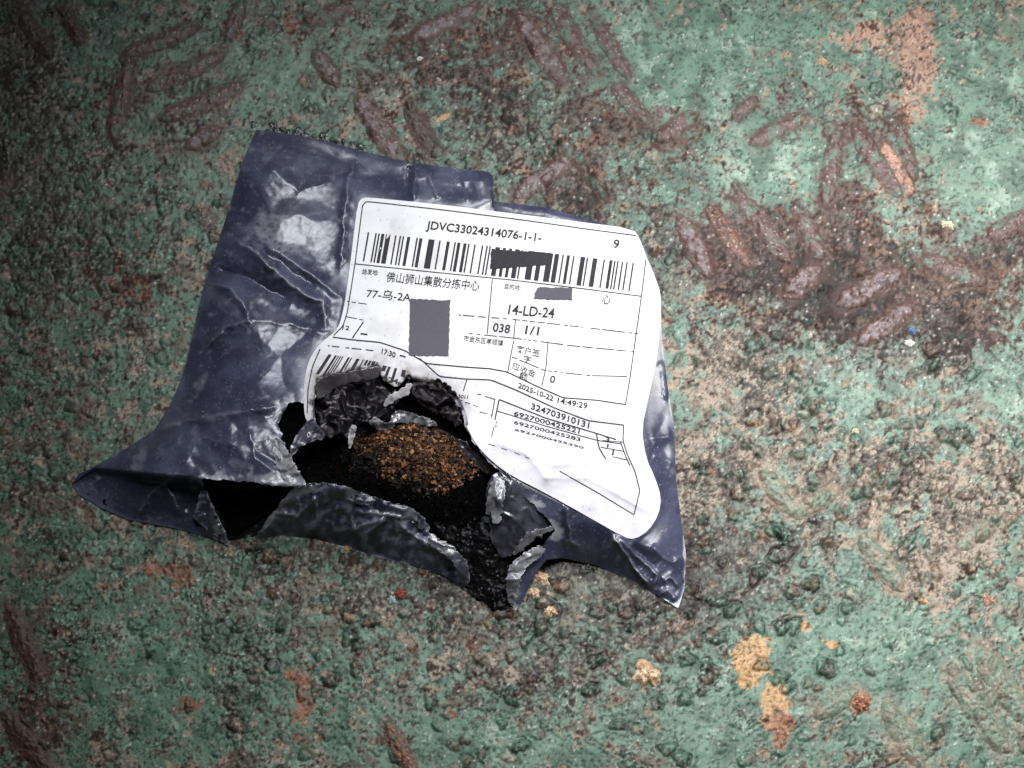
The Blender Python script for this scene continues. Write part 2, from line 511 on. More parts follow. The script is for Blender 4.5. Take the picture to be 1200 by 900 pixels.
# broken edges of paint coats: a sharp step with a dark line under it
for fld, thr, hh, dk in ((n_b3 + .35 * n_sml, .06, .9, .8), (n_b2 + .3 * n_f2, -.12, .8, .7), (n_mid + .45 * n_f2, .22, .7, .8), (fbm((GX + WX) / 17, (GY - WY) / 17, 4, 301, .6), .16, .7, .85)):
    keep = sstep(-.05, .25, fbm(GX / 33 + thr * 90, GY / 33, 3, 302) + .3 * dark_r + .25 * beige_r + .15 * rust_r - .15 * green_r)
    H += hh * keep * sstep(thr, thr + .05, fld)
    COL = mixc(COL, DARK * .7, dk * keep * np.exp(-((fld - thr + .02) / .028) ** 2))
# crusted crack lines
crack_d = np.abs(perlin((GX + WX) / 21, (GY + WY) / 21, 31) + 0.22 * n_sml)
crack_z = sstep(-0.15, 0.3, n_big + 0.5 * dark_r + 0.3 * beige_r + .3 * fbm(GX / 70, GY / 70, 2, 33))
cr = crack_z * np.exp(-(crack_d / 0.045) ** 2)
COL = mixc(COL, DARK * 0.8, 0.75 * cr); H -= 1.4 * cr

H *= 0.45
# blisters and crusts
dens = 0.22 + 0.85 * np.clip(blobs([(1000, 520, 210, 130, 0, 1.), (640, 760, 200, 100, 0, .9), (850, 650, 110, 90, 0, .8), (560, 140, 130, 60, 0, 1.), (880, 430, 110, 70, 0, .8), (320, 740, 170, 80, 0, .5), (1090, 700, 100, 90, 0, .6), (730, 200, 80, 60, 0, .5)]), 0, 1)
dens *= 1 - 0.5 * np.clip(green_r, 0, 1)
nblis = 0
spots = []
while nblis < 3600:
    cx = rng.uniform(-60, 1260); cy = rng.uniform(-60, 960)
    j = min(np.searchsorted(ax_y, cy), len(ax_y) - 1); i = min(np.searchsorted(ax_x, cx), len(ax_x) - 1)
    if rng.random() > dens[j, i]:
        continue
    spots.append((cx, cy, 1.7 + 9.0 * rng.random() ** 3.4, -1)); nblis += 1
for _ in range(70):
    t = rng.random()
    spots.append((300 + 120 * t + rng.normal(0, 3), 148 + 24 * t + rng.normal(0, 4), rng.uniform(2, 4.5), 3))
for cx, cy, sx, sy, k in ((225, 700, 30, 18, 60), (262, 655, 25, 18, 60), (75, 760, 12, 40, 80), (130, 675, 25, 18, 30), (235, 232, 18, 16, 25), (160, 430, 10, 12, 12), (290, 655, 20, 10, 20), (350, 690, 14, 14, 20), (255, 785, 30, 8, 16)):
    for _ in range(k):
        spots.append((rng.normal(cx, sx), rng.normal(cy, sy), rng.uniform(1.5, 3.2), 2))
for cx, cy, r, kind in spots:
    R = r * 2.2
    j0, j1 = np.searchsorted(ax_y, [cy - R, cy + R]); i0, i1 = np.searchsorted(ax_x, [cx - R, cx + R])
    if j1 - j0 < 2 or i1 - i0 < 2:
        continue
    sl = (slice(j0, j1), slice(i0, i1))
    a = rng.uniform(0, np.pi); q = rng.uniform(0.6, 1.0)
    dx = GX[sl] - cx; dy = GY[sl] - cy
    u = dx * math.cos(a) + dy * math.sin(a); v = (-dx * math.sin(a) + dy * math.cos(a)) / q
    th = np.arctan2(v, u)
    rr = r * (1 + 0.16 * np.sin(2 * th + cx) + 0.13 * np.sin(3 * th + cy) + 0.10 * np.sin(5 * th + cx * cy))
    d = np.hypot(u, v) / rr
    cap = np.clip(1 - d * d, 0, 1)
    ring = np.exp(-((d - 1.02) / 0.17) ** 2)
    kx = rng.random() if kind < 0 else kind
    h = r * rng.uniform(0.12, 0.34)
    H[sl] += h * cap ** 0.8 - 0.14 * r * ring
    if kind >= 2:
        H[sl] += .3 * r * cap
        if kind == 3:
            COL[sl] = mixc(COL[sl], lin(52, 50, 54), .8 * cap ** .3)
        ROUGH[sl] = np.minimum(ROUGH[sl], 0.62 - 0.48 * np.clip(1.5 - d, 0, 1))
        continue
    full = cap ** 0.3 * np.clip(.75 + 1.1 * n_f2[sl] + .6 * n_fin[sl], 0, 1)
    if kx < 0.20:
        COL[sl] = mixc(COL[sl], RUST2 * rng.uniform(.45, .95), 0.7 * full)
    elif kx < 0.25:
        COL[sl] = mixc(COL[sl], ORANGE * rng.uniform(.4, .8), 0.55 * full)
    elif kx < 0.62:
        COL[sl] = mixc(COL[sl], TEAL2 * rng.uniform(.5, .9), 0.7 * full)
    elif kx < 0.68:
        COL[sl] = mixc(COL[sl], BEIGE * 0.9, 0.6 * full)
    COL[sl] = mixc(COL[sl], DARK * 0.7, rng.uniform(0.4, 0.95) * ring * np.clip(.75 + .5 * np.sin(th + cx * 3), 0, 1))

# pits, and pale raised specks
f1, f2, cid = worley(GX / 7.0, GY / 7.0, 55)
pit = np.exp(-(f1 / (0.12 + .12 * cid)) ** 2) * (cid > 0.55 - .25 * np.clip(dark_r + .5 * rust_r, 0, 1))
COL = mixc(COL, DARK * 0.6, 0.8 * pit); H -= 1.0 * pit
g1, g2, gid = worley(GX / 11.0 + 3.3, GY / 11.0, 77)
sp = np.exp(-(g1 / 0.10) ** 2) * (gid > 0.80)
COL = mixc(COL, lin(215, 208, 200), 0.75 * sp); H += 0.9 * sp

# rusted hollow halo round every tread bar
BARS = [  # x0 y0 x1 y1 width kind   (r rusted, l bare metal crest, g painted, o orange, d dark)
    (150, 64, 228, 34, 15, 'r'), (134, 158, 152, 72, 16, 'r'), (177, 104, 258, 66, 17, 'r'), (196, 138, 281, 102, 18, 'r'), (222, 172, 255, 154, 15, 'l'), (28, 20, 58, 64, 17, 'd'), (76, 12, 95, 48, 15, 'd'),
    (268, 46, 284, 2, 14, 'r'), (487, 43, 556, 12, 17, 'l'), (611, 24, 656, 90, 19, 'l'), (652, 14, 697, 84, 18, 'r'), (421, 118, 468, 187, 20, 'l'), (479, 126, 507, 178, 18, 'd'), (608, 228, 666, 190, 17, 'l'),
    (722, 102, 757, 142, 16, 'r'), (774, 162, 812, 136, 17, 'r'), (362, 26, 426, 4, 17, 'r'), (371, 64, 394, 97, 16, 'l'), (884, 166, 938, 138, 17, 'r'), (861, 139, 884, 118, 13, 'r'), (834, 248, 874, 306, 18, 'o'),
    (866, 230, 920, 302, 19, 'r'), (798, 258, 830, 320, 18, 'l'), (968, 235, 980, 158, 17, 'r'), (1002, 156, 1052, 226, 17, 'r'), (1036, 172, 1066, 226, 14, 'b'), (1054, 150, 1070, 208, 14, 'r'), (1163, 276, 1208, 254, 18, 'r'),
    (988, 354, 1050, 322, 21, 'l'), (1010, 400, 1064, 362, 19, 'l'), (924, 344, 956, 318, 20, 'l'), (1012, 634, 1054, 686, 20, 'g'), (1118, 790, 1174, 874, 23, 'g'), (1150, 765, 1200, 842, 23, 'g'), (958, 838, 1000, 812, 17, 'g'),
    (1125, 640, 1168, 608, 17, 'g'), (896, 556, 934, 602, 19, 'g'), (455, 850, 484, 905, 16, 'o'), (12, 715, 46, 790, 21, 'd'), (10, 840, 60, 905, 22, 'd'), (930, 600, 975, 580, 16, 'g'), (1040, 830, 1078, 893, 22, 'g'), (700, 30, 735, 88, 15, 'r'),
    (940, 258, 960, 300, 18, 'r'), (1085, 305, 1150, 330, 17, 'r'), (320, -20, 372, -46, 17, 'r'), (1230, 330, 1262, 384, 18, 'r'), (-45, 500, -12, 556, 18, 'd'), (1232, 690, 1262, 742, 20, 'g'), (-40, 240, 6, 216, 17, 'd'),
]
for x0, y0, x1, y1, w, k in BARS:
    j0, j1 = np.searchsorted(ax_y, [min(y0, y1) - 2 * w, max(y0, y1) + 2 * w]); i0, i1 = np.searchsorted(ax_x, [min(x0, x1) - 2 * w, max(x0, x1) + 2 * w])
    sl = (slice(j0, j1), slice(i0, i1))
    ex, ey = x1 - x0, y1 - y0
    t = np.clip(((GX[sl] - x0) * ex + (GY[sl] - y0) * ey) / (ex * ex + ey * ey), 0, 1)
    d = np.hypot(GX[sl] - x0 - t * ex, GY[sl] - y0 - t * ey) / (w / 2)
    halo = np.exp(-(np.clip(d - 1.1, 0, None) / 0.55) ** 2) * (0.65 + 0.6 * n_sml[sl] + .3 * n_fin[sl])
    if k == 'g':
        COL[sl] = mixc(COL[sl], BEIGE * 0.8, 0.5 * halo)
    else:
        COL[sl] = mixc(COL[sl], RUST * 0.7, 0.75 * halo)
    H[sl] += 1.0 * np.exp(-(d / 1.6) ** 2)

COL = np.clip(COL, 0.004, 0.9)
ROUGH = np.clip(ROUGH, 0.12, 0.95)
base = P(GX, GY, 0.0)
base[..., 2] += H * S
plate = link("steel_plate", mesh_np("steel_plate", base, grid_faces(*GX.shape), COL, ROUGH), M_plate)
tag(plate, "rusted steel tread plate with blistered worn green paint under the parcel", "steel plate", kind="structure")


def plate_h(x, y):
    fx = np.interp(x, ax_x, np.arange(len(ax_x))); fy = np.interp(y, ax_y, np.arange(len(ax_y)))
    i = np.clip(fx.astype(int), 0, len(ax_x) - 2); j = np.clip(fy.astype(int), 0, len(ax_y) - 2)
    a = fx - i; b = fy - j
    return (H[j, i] * (1 - a) + H[j, i + 1] * a) * (1 - b) + (H[j + 1, i] * (1 - a) + H[j + 1, i + 1] * a) * b


def plate_c(x, y):
    i = np.clip(np.round(np.interp(x, ax_x, np.arange(len(ax_x)))).astype(int), 0, len(ax_x) - 1)
    j = np.clip(np.round(np.interp(y, ax_y, np.arange(len(ax_y)))).astype(int), 0, len(ax_y) - 1)
    return COL[j, i].copy()


for bi, (x0, y0, x1, y1, w, k) in enumerate(BARS):
    L = math.hypot(x1 - x0, y1 - y0)
    W = w * 1.5
    nu, nv = int((L + W) / 1.5) + 4, int(W * 1.3 / 1.3) + 6
    u, v = np.meshgrid(np.linspace(-0.5, 0.5, nu) * (L + W * .9), np.linspace(-0.5, 0.5, nv) * W * 1.25)
    ex, ey = (x1 - x0) / L, (y1 - y0) / L
    X = (x0 + x1) / 2 + u * ex - v * ey; Y = (y0 + y1) / 2 + u * ey + v * ex
    wob = fbm(X / 15, Y / 15, 3, 400 + bi); wob2 = fbm(X / 6, Y / 6, 2, 450 + bi)
    taper = 1 - 0.55 * np.clip(np.abs(u) / (L / 2 + W * .25), 0, 1.2) ** 2.6
    d = np.hypot(np.clip(np.abs(u) - (L - W * 0.4) / 2, 0, None) / (W * .55), v / (W / 2 * taper)) * (1 + 0.22 * wob + .10 * wob2)
    bell = np.clip(1 - d * d, 0, 1)
    prof = bell ** 1.15
    tall = {'r': 3.0, 'l': 3.4, 'o': 2.8, 'd': 3.0, 'g': 3.0, 'b': 2.4}[k]
    z = plate_h(X, Y) + prof * tall + prof * 0.9 * wob2 - 0.5 * sstep(0.10, 0.0, bell) - 0.08
    pos = P(X, Y, 0.0); pos[..., 2] += z * S
    nn = fbm(X / 9, Y / 9, 3, 600 + bi); nf = fbm(X / 3.2, Y / 3.2, 2, 700 + bi)
    crest = sstep(0.5, 0.95, prof + 0.35 * nn)
    cb = {'r': RUST * 0.85, 'l': RUST * .95, 'o': ORANGE * .6, 'd': RUST * 0.55, 'g': TEAL1 * 0.9, 'b': PEACH * .8}[k]
    c = np.empty(X.shape + (3,)); c[:] = cb
    c *= (1 + 0.35 * nn + 0.3 * nf)[..., None]
    if k == 'l':
        c = mixc(c, LAV, 0.75 * crest * sstep(-.3, .2, nn))
    elif k == 'r':
        c = mixc(c, LAV * 0.8, 0.30 * crest * sstep(-.1, .3, nn))
        c = mixc(c, TEAL1 * .75, 0.7 * sstep(0.2, 0.4, fbm(X / 16, Y / 16, 2, 800 + bi)))
    elif k == 'o':
        c = mixc(c, RUST * .7, sstep(-.1, .25, nn)); c = mixc(c, BEIGE * .8, .5 * sstep(.3, .6, nf))
    elif k == 'g':
        c = mixc(c, TEAL3, .4 * crest); c = mixc(c, BROWN, .7 * sstep(0.1, .35, nn)); c = mixc(c, BEIGE * .8, .6 * sstep(.15, .4, fbm(X / 14, Y / 14, 3, 870 + bi))); c = mixc(c, DARK, .6 * sstep(.25, .45, nf)); c = mixc(c, plate_c(X, Y), .45)
    elif k == 'b':
        c = mixc(c, RUST, sstep(.1, .4, nn))
    c = mixc(c, plate_c(X, Y), np.maximum(sstep(0.75, 0.15, bell + .45 * nn + .25 * nf), .65 * sstep(.12, .35, fbm(X / 11, Y / 11, 3, 850 + bi))))
    c = mixc(c, lin(205, 195, 195), 0.55 * sstep(.62, .75, nf) * (k not in 'gd') * sstep(.3, .6, bell))
    rg = np.clip(0.62 - 0.15 * crest + 0.1 * nn, .35, .9)
    link("tread_bar", mesh_np("tread_bar", pos, grid_faces(*X.shape), np.clip(c, .004, .9), rg), M_plate, plate)

# ------------------------------------------------------------------ the parcel bag
OUT = [(300, 152), (340, 157), (380, 165), (430, 178), (480, 190), (540, 198), (572, 201), (578, 206), (579, 236), (640, 243), (700, 260), (744, 272), (760, 300), (774, 345), (776, 400), (782, 450), (790, 500), (792, 560),
       (797, 600), (804, 650), (802, 690), (795, 713), (770, 697), (740, 680), (700, 663), (660, 654), (640, 656), (625, 676), (612, 705), (602, 718), (575, 714), (555, 700), (546, 692), (520, 674), (480, 662), (440, 652),
       (410, 642), (370, 632), (330, 627), (300, 632), (268, 639), (240, 628), (210, 620), (150, 609), (118, 595), (92, 580), (84, 567), (92, 556), (112, 546), (150, 524), (180, 505), (200, 474), (214, 440), (226, 390), (240, 330), (262, 264), (284, 190)]
HOLE = [(368, 478), (352, 470), (337, 474), (331, 487), (325, 497), (331, 508), (328, 520), (340, 540), (350, 556), (359, 568), (336, 571), (300, 566), (238, 561), (237, 575), (248, 596), (258, 622), (266, 640), (275, 655), (290, 650), (300, 628),
        (318, 602), (336, 580), (345, 571), (372, 568), (405, 570), (430, 580), (458, 590), (480, 594), (498, 608), (504, 624), (528, 643), (544, 655), (551, 672), (545, 693), (556, 730), (592, 730), (602, 716), (597, 692), (594, 678), (600, 662), (618, 648),
        (634, 640), (652, 622), (640, 606), (612, 578), (590, 556), (572, 540), (556, 520), (546, 500), (540, 478), (520, 458), (490, 446), (470, 440), (445, 428), (410, 436), (372, 442), (369, 460)]
LABEL = [(424, 231), (450, 233), (520, 240), (600, 250), (680, 260), (742, 268), (750, 280), (757, 300), (768, 325), (775, 347), (774, 385), (769, 425), (760, 465), (752, 503), (757, 537), (768, 560), (775, 583), (772, 603), (760, 622), (744, 632), (732, 630),
         (690, 606), (640, 578), (600, 558), (578, 542), (560, 524), (549, 505), (541, 484), (536, 470), (524, 459), (508, 449), (496, 445), (484, 443), (478, 437), (474, 446), (465, 455), (452, 447), (446, 440), (443, 428), (410, 435), (373, 442), (369, 458), (368, 478), (370, 492), (362, 496), (357, 488),
         (356, 470), (357, 445), (361, 425), (370, 408), (382, 397), (396, 386), (402, 366), (408, 330), (414, 280), (419, 240)]
LABEL_S = smooth_poly(LABEL, 1)

CTRL = [(300, 152, 4), (340, 157, 4), (380, 165, 4), (430, 178, 5), (480, 190, 5), (540, 198, 6), (578, 204, 8), (320, 175, 12), (400, 190, 15), (500, 210, 16), (560, 220, 16), (640, 243, 7), (700, 260, 6), (744, 270, 5),
        (290, 220, 14), (275, 222, 3), (262, 264, 3), (240, 330, 3), (226, 390, 3), (214, 440, 4), (330, 240, 26), (400, 260, 28), (470, 290, 32), (560, 290, 30), (650, 300, 26), (720, 310, 18), (758, 300, 4), (774, 345, 3), (776, 400, 3), (782, 450, 3), (790, 500, 3), (792, 560, 3), (797, 600, 3),
        (262, 330, 22), (250, 380, 24), (290, 370, 40), (350, 370, 44), (420, 365, 46), (500, 380, 48), (600, 380, 46), (690, 390, 32), (750, 400, 11), (238, 445, 30), (300, 450, 60), (350, 450, 64), (420, 445, 66), (500, 445, 66), (600, 455, 60), (690, 465, 40), (755, 480, 14),
        (183, 503, 5), (150, 523, 10), (200, 505, 30), (220, 520, 48), (290, 515, 70), (350, 525, 74), (450, 520, 76), (540, 510, 72), (600, 520, 68), (690, 535, 50), (755, 545, 24), (112, 546, 12), (160, 545, 36), (240, 556, 64), (330, 566, 74), (420, 570, 76), (500, 565, 76), (560, 555, 74), (600, 558, 70), (640, 580, 62), (700, 612, 46), (745, 634, 30), (775, 600, 18), (795, 650, 6), (775, 645, 20), (84, 567, 4)]
_zt = tps(CTRL, 0.6)
LIPX = [80, 85, 110, 160, 240, 330, 345, 450, 560, 600, 640, 700, 745, 775, 803, 810]
LIPY = [566, 566, 547, 552, 560, 567, 568, 566, 556, 559, 582, 613, 636, 648, 655, 656]
BOTX = [80, 85, 118, 150, 210, 268, 330, 370, 410, 480, 548, 600, 625, 640, 660, 700, 740, 795, 803, 810]
BOTY = [568, 569, 596, 610, 621, 640, 629, 633, 643, 663, 692, 719, 700, 690, 664, 664, 681, 714, 714, 714]


def z_base(x, y):
    ly = np.interp(x, LIPX, LIPY); by = np.interp(x, BOTX, BOTY)
    top = np.maximum(_zt(x, np.minimum(y, ly)), 3.0)
    t = np.clip((y - ly) / np.maximum(by - ly, 4), 0, 1)
    left = 1 - 0.50 * sstep(0, 0.2, t) - 0.50 * t
    mid = 1 - t ** 1.25
    right = 1 - (0.75 * t + 0.25 * t * t)
    w1 = sstep(230, 250, x); w2 = sstep(600, 650, x)
    f = left * (1 - w1) + (mid * (1 - w2) + right * w2) * w1
    return np.maximum(top * f, 1.6 + 0 * x)


# creases: points, height, width either side, pale tone (stress whitening plus painted highlight)
CREASE = [
    ([(270, 278), (293, 290), (327, 323), (360, 347), (378, 354), (383, 390)], 9, 9, .55),
    ([(307, 283), (337, 303), (373, 327), (402, 352)], 5, 5, .45),
    ([(288, 284), (330, 308), (372, 340)], -3, 6, 0),
    ([(248, 312), (290, 325), (345, 356)], -9, 12, 0),
    ([(242, 331), (270, 338), (291, 366), (292, 376), (262, 384), (235, 415)], 6, 7, .30),
    ([(292, 374), (340, 380), (384, 392)], 3, 6, .12),
    ([(232, 372), (222, 405), (214, 438)], 3, 5, .30),
    ([(415, 184), (408, 215), (404, 250), (398, 320)], 4, 5, .28),
    ([(479, 193), (477, 236)], -5, 5, 0), ([(487, 195), (485, 236)], 4, 5, .12),
    ([(176, 507), (215, 495), (245, 489), (285, 482), (332, 474)], 6, 9, .10),
    ([(222, 470), (235, 458), (237, 447), (228, 462)], 3, 4, .35),
    ([(190, 565), (176, 580), (162, 606)], 4, 3, .30),
    ([(206, 556), (194, 566), (206, 590), (214, 604)], 5, 4, .35),
    ([(237, 562), (230, 580), (215, 600)], -3, 7, 0),
    ([(167, 508), (163, 545)], 2.5, 5, .10), ([(232, 500), (224, 530), (214, 548)], 2.5, 6, .12),
    ([(290, 500), (300, 535), (330, 560)], 3, 10, .05),
    ([(320, 600), (350, 605), (372, 582)], 4, 4, .75), ([(368, 578), (372, 600), (366, 628)], 5, 4, .75),
    ([(395, 583), (440, 588), (480, 598)], 4, 4, .75), ([(410, 598), (460, 604), (500, 612)], 4, 4, .75),
    ([(455, 606), (430, 625), (424, 650)], 5, 4, .75), ([(455, 606), (415, 620), (412, 600)], 4, 4, .75), ([(458, 606), (478, 622), (510, 645), (540, 660)], 6, 5, .75), ([(470, 604), (500, 618), (528, 638)], -4, 5, 0), ([(462, 608), (468, 630), (462, 645)], 3, 3, .75),
    ([(340, 612), (352, 600), (348, 580)], 4, 4, .75), ([(302, 628), (322, 608), (345, 612)], 4, 6, .75),
    ([(663, 590), (668, 634), (680, 641)], 3.5, 3, .35), ([(716, 626), (738, 656), (764, 692)], 7, 4, .40), ([(722, 627), (755, 660), (770, 674), (765, 692)], 5, 3, .35), ([(735, 650), (752, 668)], -4, 6, 0),
    ([(775, 682), (785, 676), (797, 688)], 5, 5, .30), ([(770, 700), (782, 690), (794, 704)], 4, 4, .30), ([(760, 640), (790, 660), (800, 650)], 4, 6, .1), ([(740, 636), (770, 668)], -5, 7, 0),
    ([(777, 420), (781, 470)], 3, 4, .2), ([(762, 515), (788, 510)], 1.6, 5, .08), ([(764, 532), (790, 545)], 1.6, 5, .05), ([(580, 240), (640, 250), (690, 262)], 2, 4, .2),
    ([(480, 205), (530, 215), (578, 210)], 2, 8, .1), ([(500, 200), (515, 235)], 3, 5, .15), ([(540, 200), (550, 240)], 2, 6, .1), ([(310, 190), (350, 225), (395, 210)], 2.5, 10, .0), ([(220, 505), (260, 520), (330, 515)], 2, 12, .05),
]


def film_parts(x, y):
    z = np.zeros(np.shape(x)); wh = np.zeros(np.shape(x))
    jx = x + 2.2 * fbm(x / 14, y / 14, 2, 61); jy = y + 2.2 * fbm(x / 14, y / 14, 2, 62)
    for pts, h, w, white in CREASE:
        p = np.asarray(pts, float)
        m = (x > p[:, 0].min() - 5 * w) & (x < p[:, 0].max() + 5 * w) & (y > p[:, 1].min() - 5 * w) & (y < p[:, 1].max() + 5 * w)
        if not m.any():
            continue
        d, t, s = line_d(jx[m], jy[m], p)
        env = np.clip(np.minimum(t, 1 - t) * 7, 0.15, 1)
        z[m] += 1.35 * h * env * np.exp(-d / w)
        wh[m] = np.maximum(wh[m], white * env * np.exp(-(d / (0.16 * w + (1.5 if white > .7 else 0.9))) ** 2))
    return z, wh


def z_film(x, y):
    z = z_base(x, y)
    dl = poly_sd(x, y, LABEL)
    off = sstep(2, 26, dl)
    c, _ = film_parts(x, y)
    do = -poly_sd(x, y, OUT)
    inn = sstep(0, 18, do)
    ly = np.interp(x, LIPX, LIPY)
    big = 5.0 * (ridged(x / 75, y / 60, 2, 21) - .65) + 2.6 * (ridged((x + y) / 42, (y - x) / 30, 2, 22) - .65)
    fine = 0.9 * (ridged(x / 13, y / 13, 3, 23) - .6) * sstep(-.1, .4, fbm(x / 50, y / 50, 2, 24)) + 0.35 * fbm(x / 5, y / 5, 2, 25)
    front = sstep(0, 12, y - ly)
    qx = x + 9 * fbm(x / 40, y / 40, 2, 36); qy = y + 9 * fbm(x / 40, y / 40, 2, 37)
    w1, w2, wc = worley((qx + .4 * qy) / 96, (qy - .4 * qx) / 60, 38)
    big = 0.15 * big + 12.0 * facets(.9 * qx / 88 + .25 * qy / 88, qy / 70, 38) + 5.0 * facets(qx / 36 - .3 * qy / 36, qy / 30, 39)
    fine = fine * .25
    strip_m = front * sstep(300, 330, x) * sstep(570, 545, x)
    z = z + strip_m * inn * (13.0 * facets((x + 8 * fbm(x / 30, y / 30, 2, 28)) / 40 + .3 * y / 40, (y + .35 * x + 6 * fbm(x / 25, y / 25, 2, 35)) / 24, 27) + 5.0 * facets((x + 4 * fbm(x / 15, y / 15, 2, 34)) / 17, (y + .3 * x) / 11, 29))
    z = z + off * inn * (big * (1 - .45 * front) + fine * (1 + .8 * front)) + c * (0.25 + 0.75 * sstep(0, 6, do)) * sstep(-2, 4, dl)
    # the bag's closing strip stands a step above the sheet beyond its end
    z = z + 7 * sstep(581, 576, x) * sstep(250, 232, y) * sstep(540, 570, x)
    # stretched lips along the burnt edge
    dh = poly_sd(x, y, HOLE)
    z = z + off * 2.5 * (1 - .8 * front) * np.exp(-np.clip(dh, 0, 99) / 5.0) * (0.6 + 0.8 * fbm(x / 11, y / 11, 2, 26))
    z = z - 7.0 * sstep(-1, -10, dl)
    return np.maximum(z, 1.4)


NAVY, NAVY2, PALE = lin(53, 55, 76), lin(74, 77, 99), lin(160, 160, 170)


def film_col(x, y, dd):
    c = np.empty(np.shape(x) + (3,)); c[:] = NAVY
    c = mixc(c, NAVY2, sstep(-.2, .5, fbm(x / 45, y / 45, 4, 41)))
    _, wh = film_parts(x, y)
    ly = np.interp(x, LIPX, LIPY)
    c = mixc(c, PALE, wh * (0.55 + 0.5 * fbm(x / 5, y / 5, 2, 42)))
    # film stretched and whitened by the heat along the tear
    dh = poly_sd(x, y, HOLE)
    n = fbm(x / 12, y / 12, 3, 43)
    c = mixc(c, PALE * 1.05, 0.9 * np.maximum(sstep(-.05, .3, fbm(x / 22, y / 22, 2, 47) + .1 * n), np.exp(-((x - 335) / 40) ** 2 - ((y - 545) / 40) ** 2)) * sstep(10, 2, dh - 9 * n - 2 - 14 * np.exp(-((x - 340) / 18) ** 2 - ((y - 550) / 25) ** 2)))
    # pale patches on the flats: glossy reflections painted into the colour
    for cx, cy, rx, ry, a, w in ((335, 275, 46, 26, 22, .42), (300, 262, 26, 9, -50, .7), (262, 355, 26, 9, 45, .55), (320, 372, 34, 11, 20, .45), (163, 540, 8, 22, 20, .8), (226, 510, 5, 16, 18, .7), (280, 545, 14, 9, 20, .8), (260, 487, 24, 6, -14, .55), (236, 447, 6, 14, 35, .7),
                             (500, 218, 12, 18, 0, .4), (346, 550, 10, 22, -25, .7), (265, 632, 7, 18, -20, .8), (250, 605, 9, 18, -35, .7), (440, 620, 20, 8, 30, .5), (355, 618, 18, 5, -30, .5), (310, 600, 12, 6, 60, .4), (785, 690, 10, 8, 0, .5), (375, 240, 30, 14, 0, .2)):
        cs, sn = math.cos(math.radians(a)), math.sin(math.radians(a))
        u = ((x - cx) * cs + (y - cy) * sn) / rx; v = (-(x - cx) * sn + (y - cy) * cs) / ry
        m = np.exp(-(u * u + v * v) ** 2)
        sn_ = fbm((u * rx) / 16, (v * ry) / 3.5, 3, 44)
        c = mixc(c, PALE * .9, (w if rx > 40 else .28 * w) * sstep(0.35, 1.0, m + 0.55 * n + 0.45 * sn_))
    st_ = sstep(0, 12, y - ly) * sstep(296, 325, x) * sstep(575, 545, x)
    c = mixc(c, lin(132, 134, 150), st_ * .75 * sstep(-.1, .5, n + .5 * ridged(x / 24, y / 10, 2, 48) - .3))  # front strip paler: crinkle highlights painted into the film colour
    # small dimple marks in the big flat with the painted reflection
    a1, a2, ai = worley((x + .5 * y) / 9, (y - .3 * x) / 9, 66)
    dm = np.exp(-(((x - 345) / 48) ** 2 + ((y - 282) / 24) ** 2) ** 2)
    c = mixc(c, NAVY, 0.9 * dm * sstep(.26, .14, a1))
    # fine scratches
    sc = np.exp(-(perlin((x + .35 * y) / 4.5, (y - .35 * x) / 26, 45) / 0.05) ** 2) * sstep(.2, .55, fbm(x / 20, y / 20, 3, 46))
    c = mixc(c, PALE, 0.28 * sc)
    return c


bag = empty("parcel_bag", 450, 450)
tag(bag, "dark blue polythene mailing bag with a large burnt hole and white shipping label", "mailing bag")
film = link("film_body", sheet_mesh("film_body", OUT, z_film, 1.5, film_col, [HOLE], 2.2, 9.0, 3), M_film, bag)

# rear sheet lying on the plate, scorched black inside
BACK = [(300, 155), (430, 182), (574, 207), (577, 240), (640, 247), (700, 264), (756, 300), (773, 400), (788, 520), (800, 650), (794, 708), (740, 677), (660, 652), (640, 652), (612, 672), (604, 712), (575, 711), (546, 688), (480, 658), (410, 638), (330, 622), (300, 628), (268, 634), (210, 616), (150, 605), (95, 578), (90, 566), (150, 529), (184, 508), (218, 440), (244, 330), (288, 190)]


def soot_col(x, y, dd):
    c = np.empty(np.shape(x) + (3,)); c[:] = (0.006, 0.006, 0.007)
    return mixc(c, lin(60, 58, 66), 0.5 * sstep(.4, .7, fbm(x / 6, y / 6, 3, 141)))


link("back_sheet", sheet_mesh("back_sheet", BACK, lambda x, y: 0.6 + 0.4 * fbm(x / 20, y / 20, 2, 140) + np.maximum(plate_h(x, y), -1), 4.0, soot_col), M_soot, bag)

# ---- torn and melted flaps
LIGHT, GREYF, DKF = lin(176, 175, 184), lin(80, 79, 92), lin(34, 34, 46)


def flap(poly, ctrl, cf, jag=1.6, nz=1.5, ns=8, step=1.1, mat=None, seed=1, name="torn_flap", parent=None, jag_s=7.0, fold=None):
    zf0 = tps(ctrl, 0.05)

    def zf(x, y):
        wx, wy = ns * .8 * fbm(x / (2.2 * ns), y / (2.2 * ns), 2, seed + 100), ns * .8 * fbm(x / (2.2 * ns), y / (2.2 * ns), 2, seed + 101)
        an = fold if fold is not None else seed * 0.7
        u = (x + wx) * math.cos(an) + (y + wy) * math.sin(an); v = -(x + wx) * math.sin(an) + (y + wy) * math.cos(an)
        return np.maximum(zf0(x, y) + nz * (3.2 * facets(u / (1.8 * ns), v / ns, seed) + 1.4 * facets(u / (.8 * ns), v / (.5 * ns), seed + 9)), 0.8)
    o = link(name, sheet_mesh(name, smooth_poly(poly, 1), zf, step, cf, (), jag + 1.0, jag_s * .8, seed + 5), mat or M_torn, parent or bag)
    sm = o.modifiers.new("thickness", 'SOLIDIFY'); sm.thickness = 0.00012; sm.offset = -1
    return o


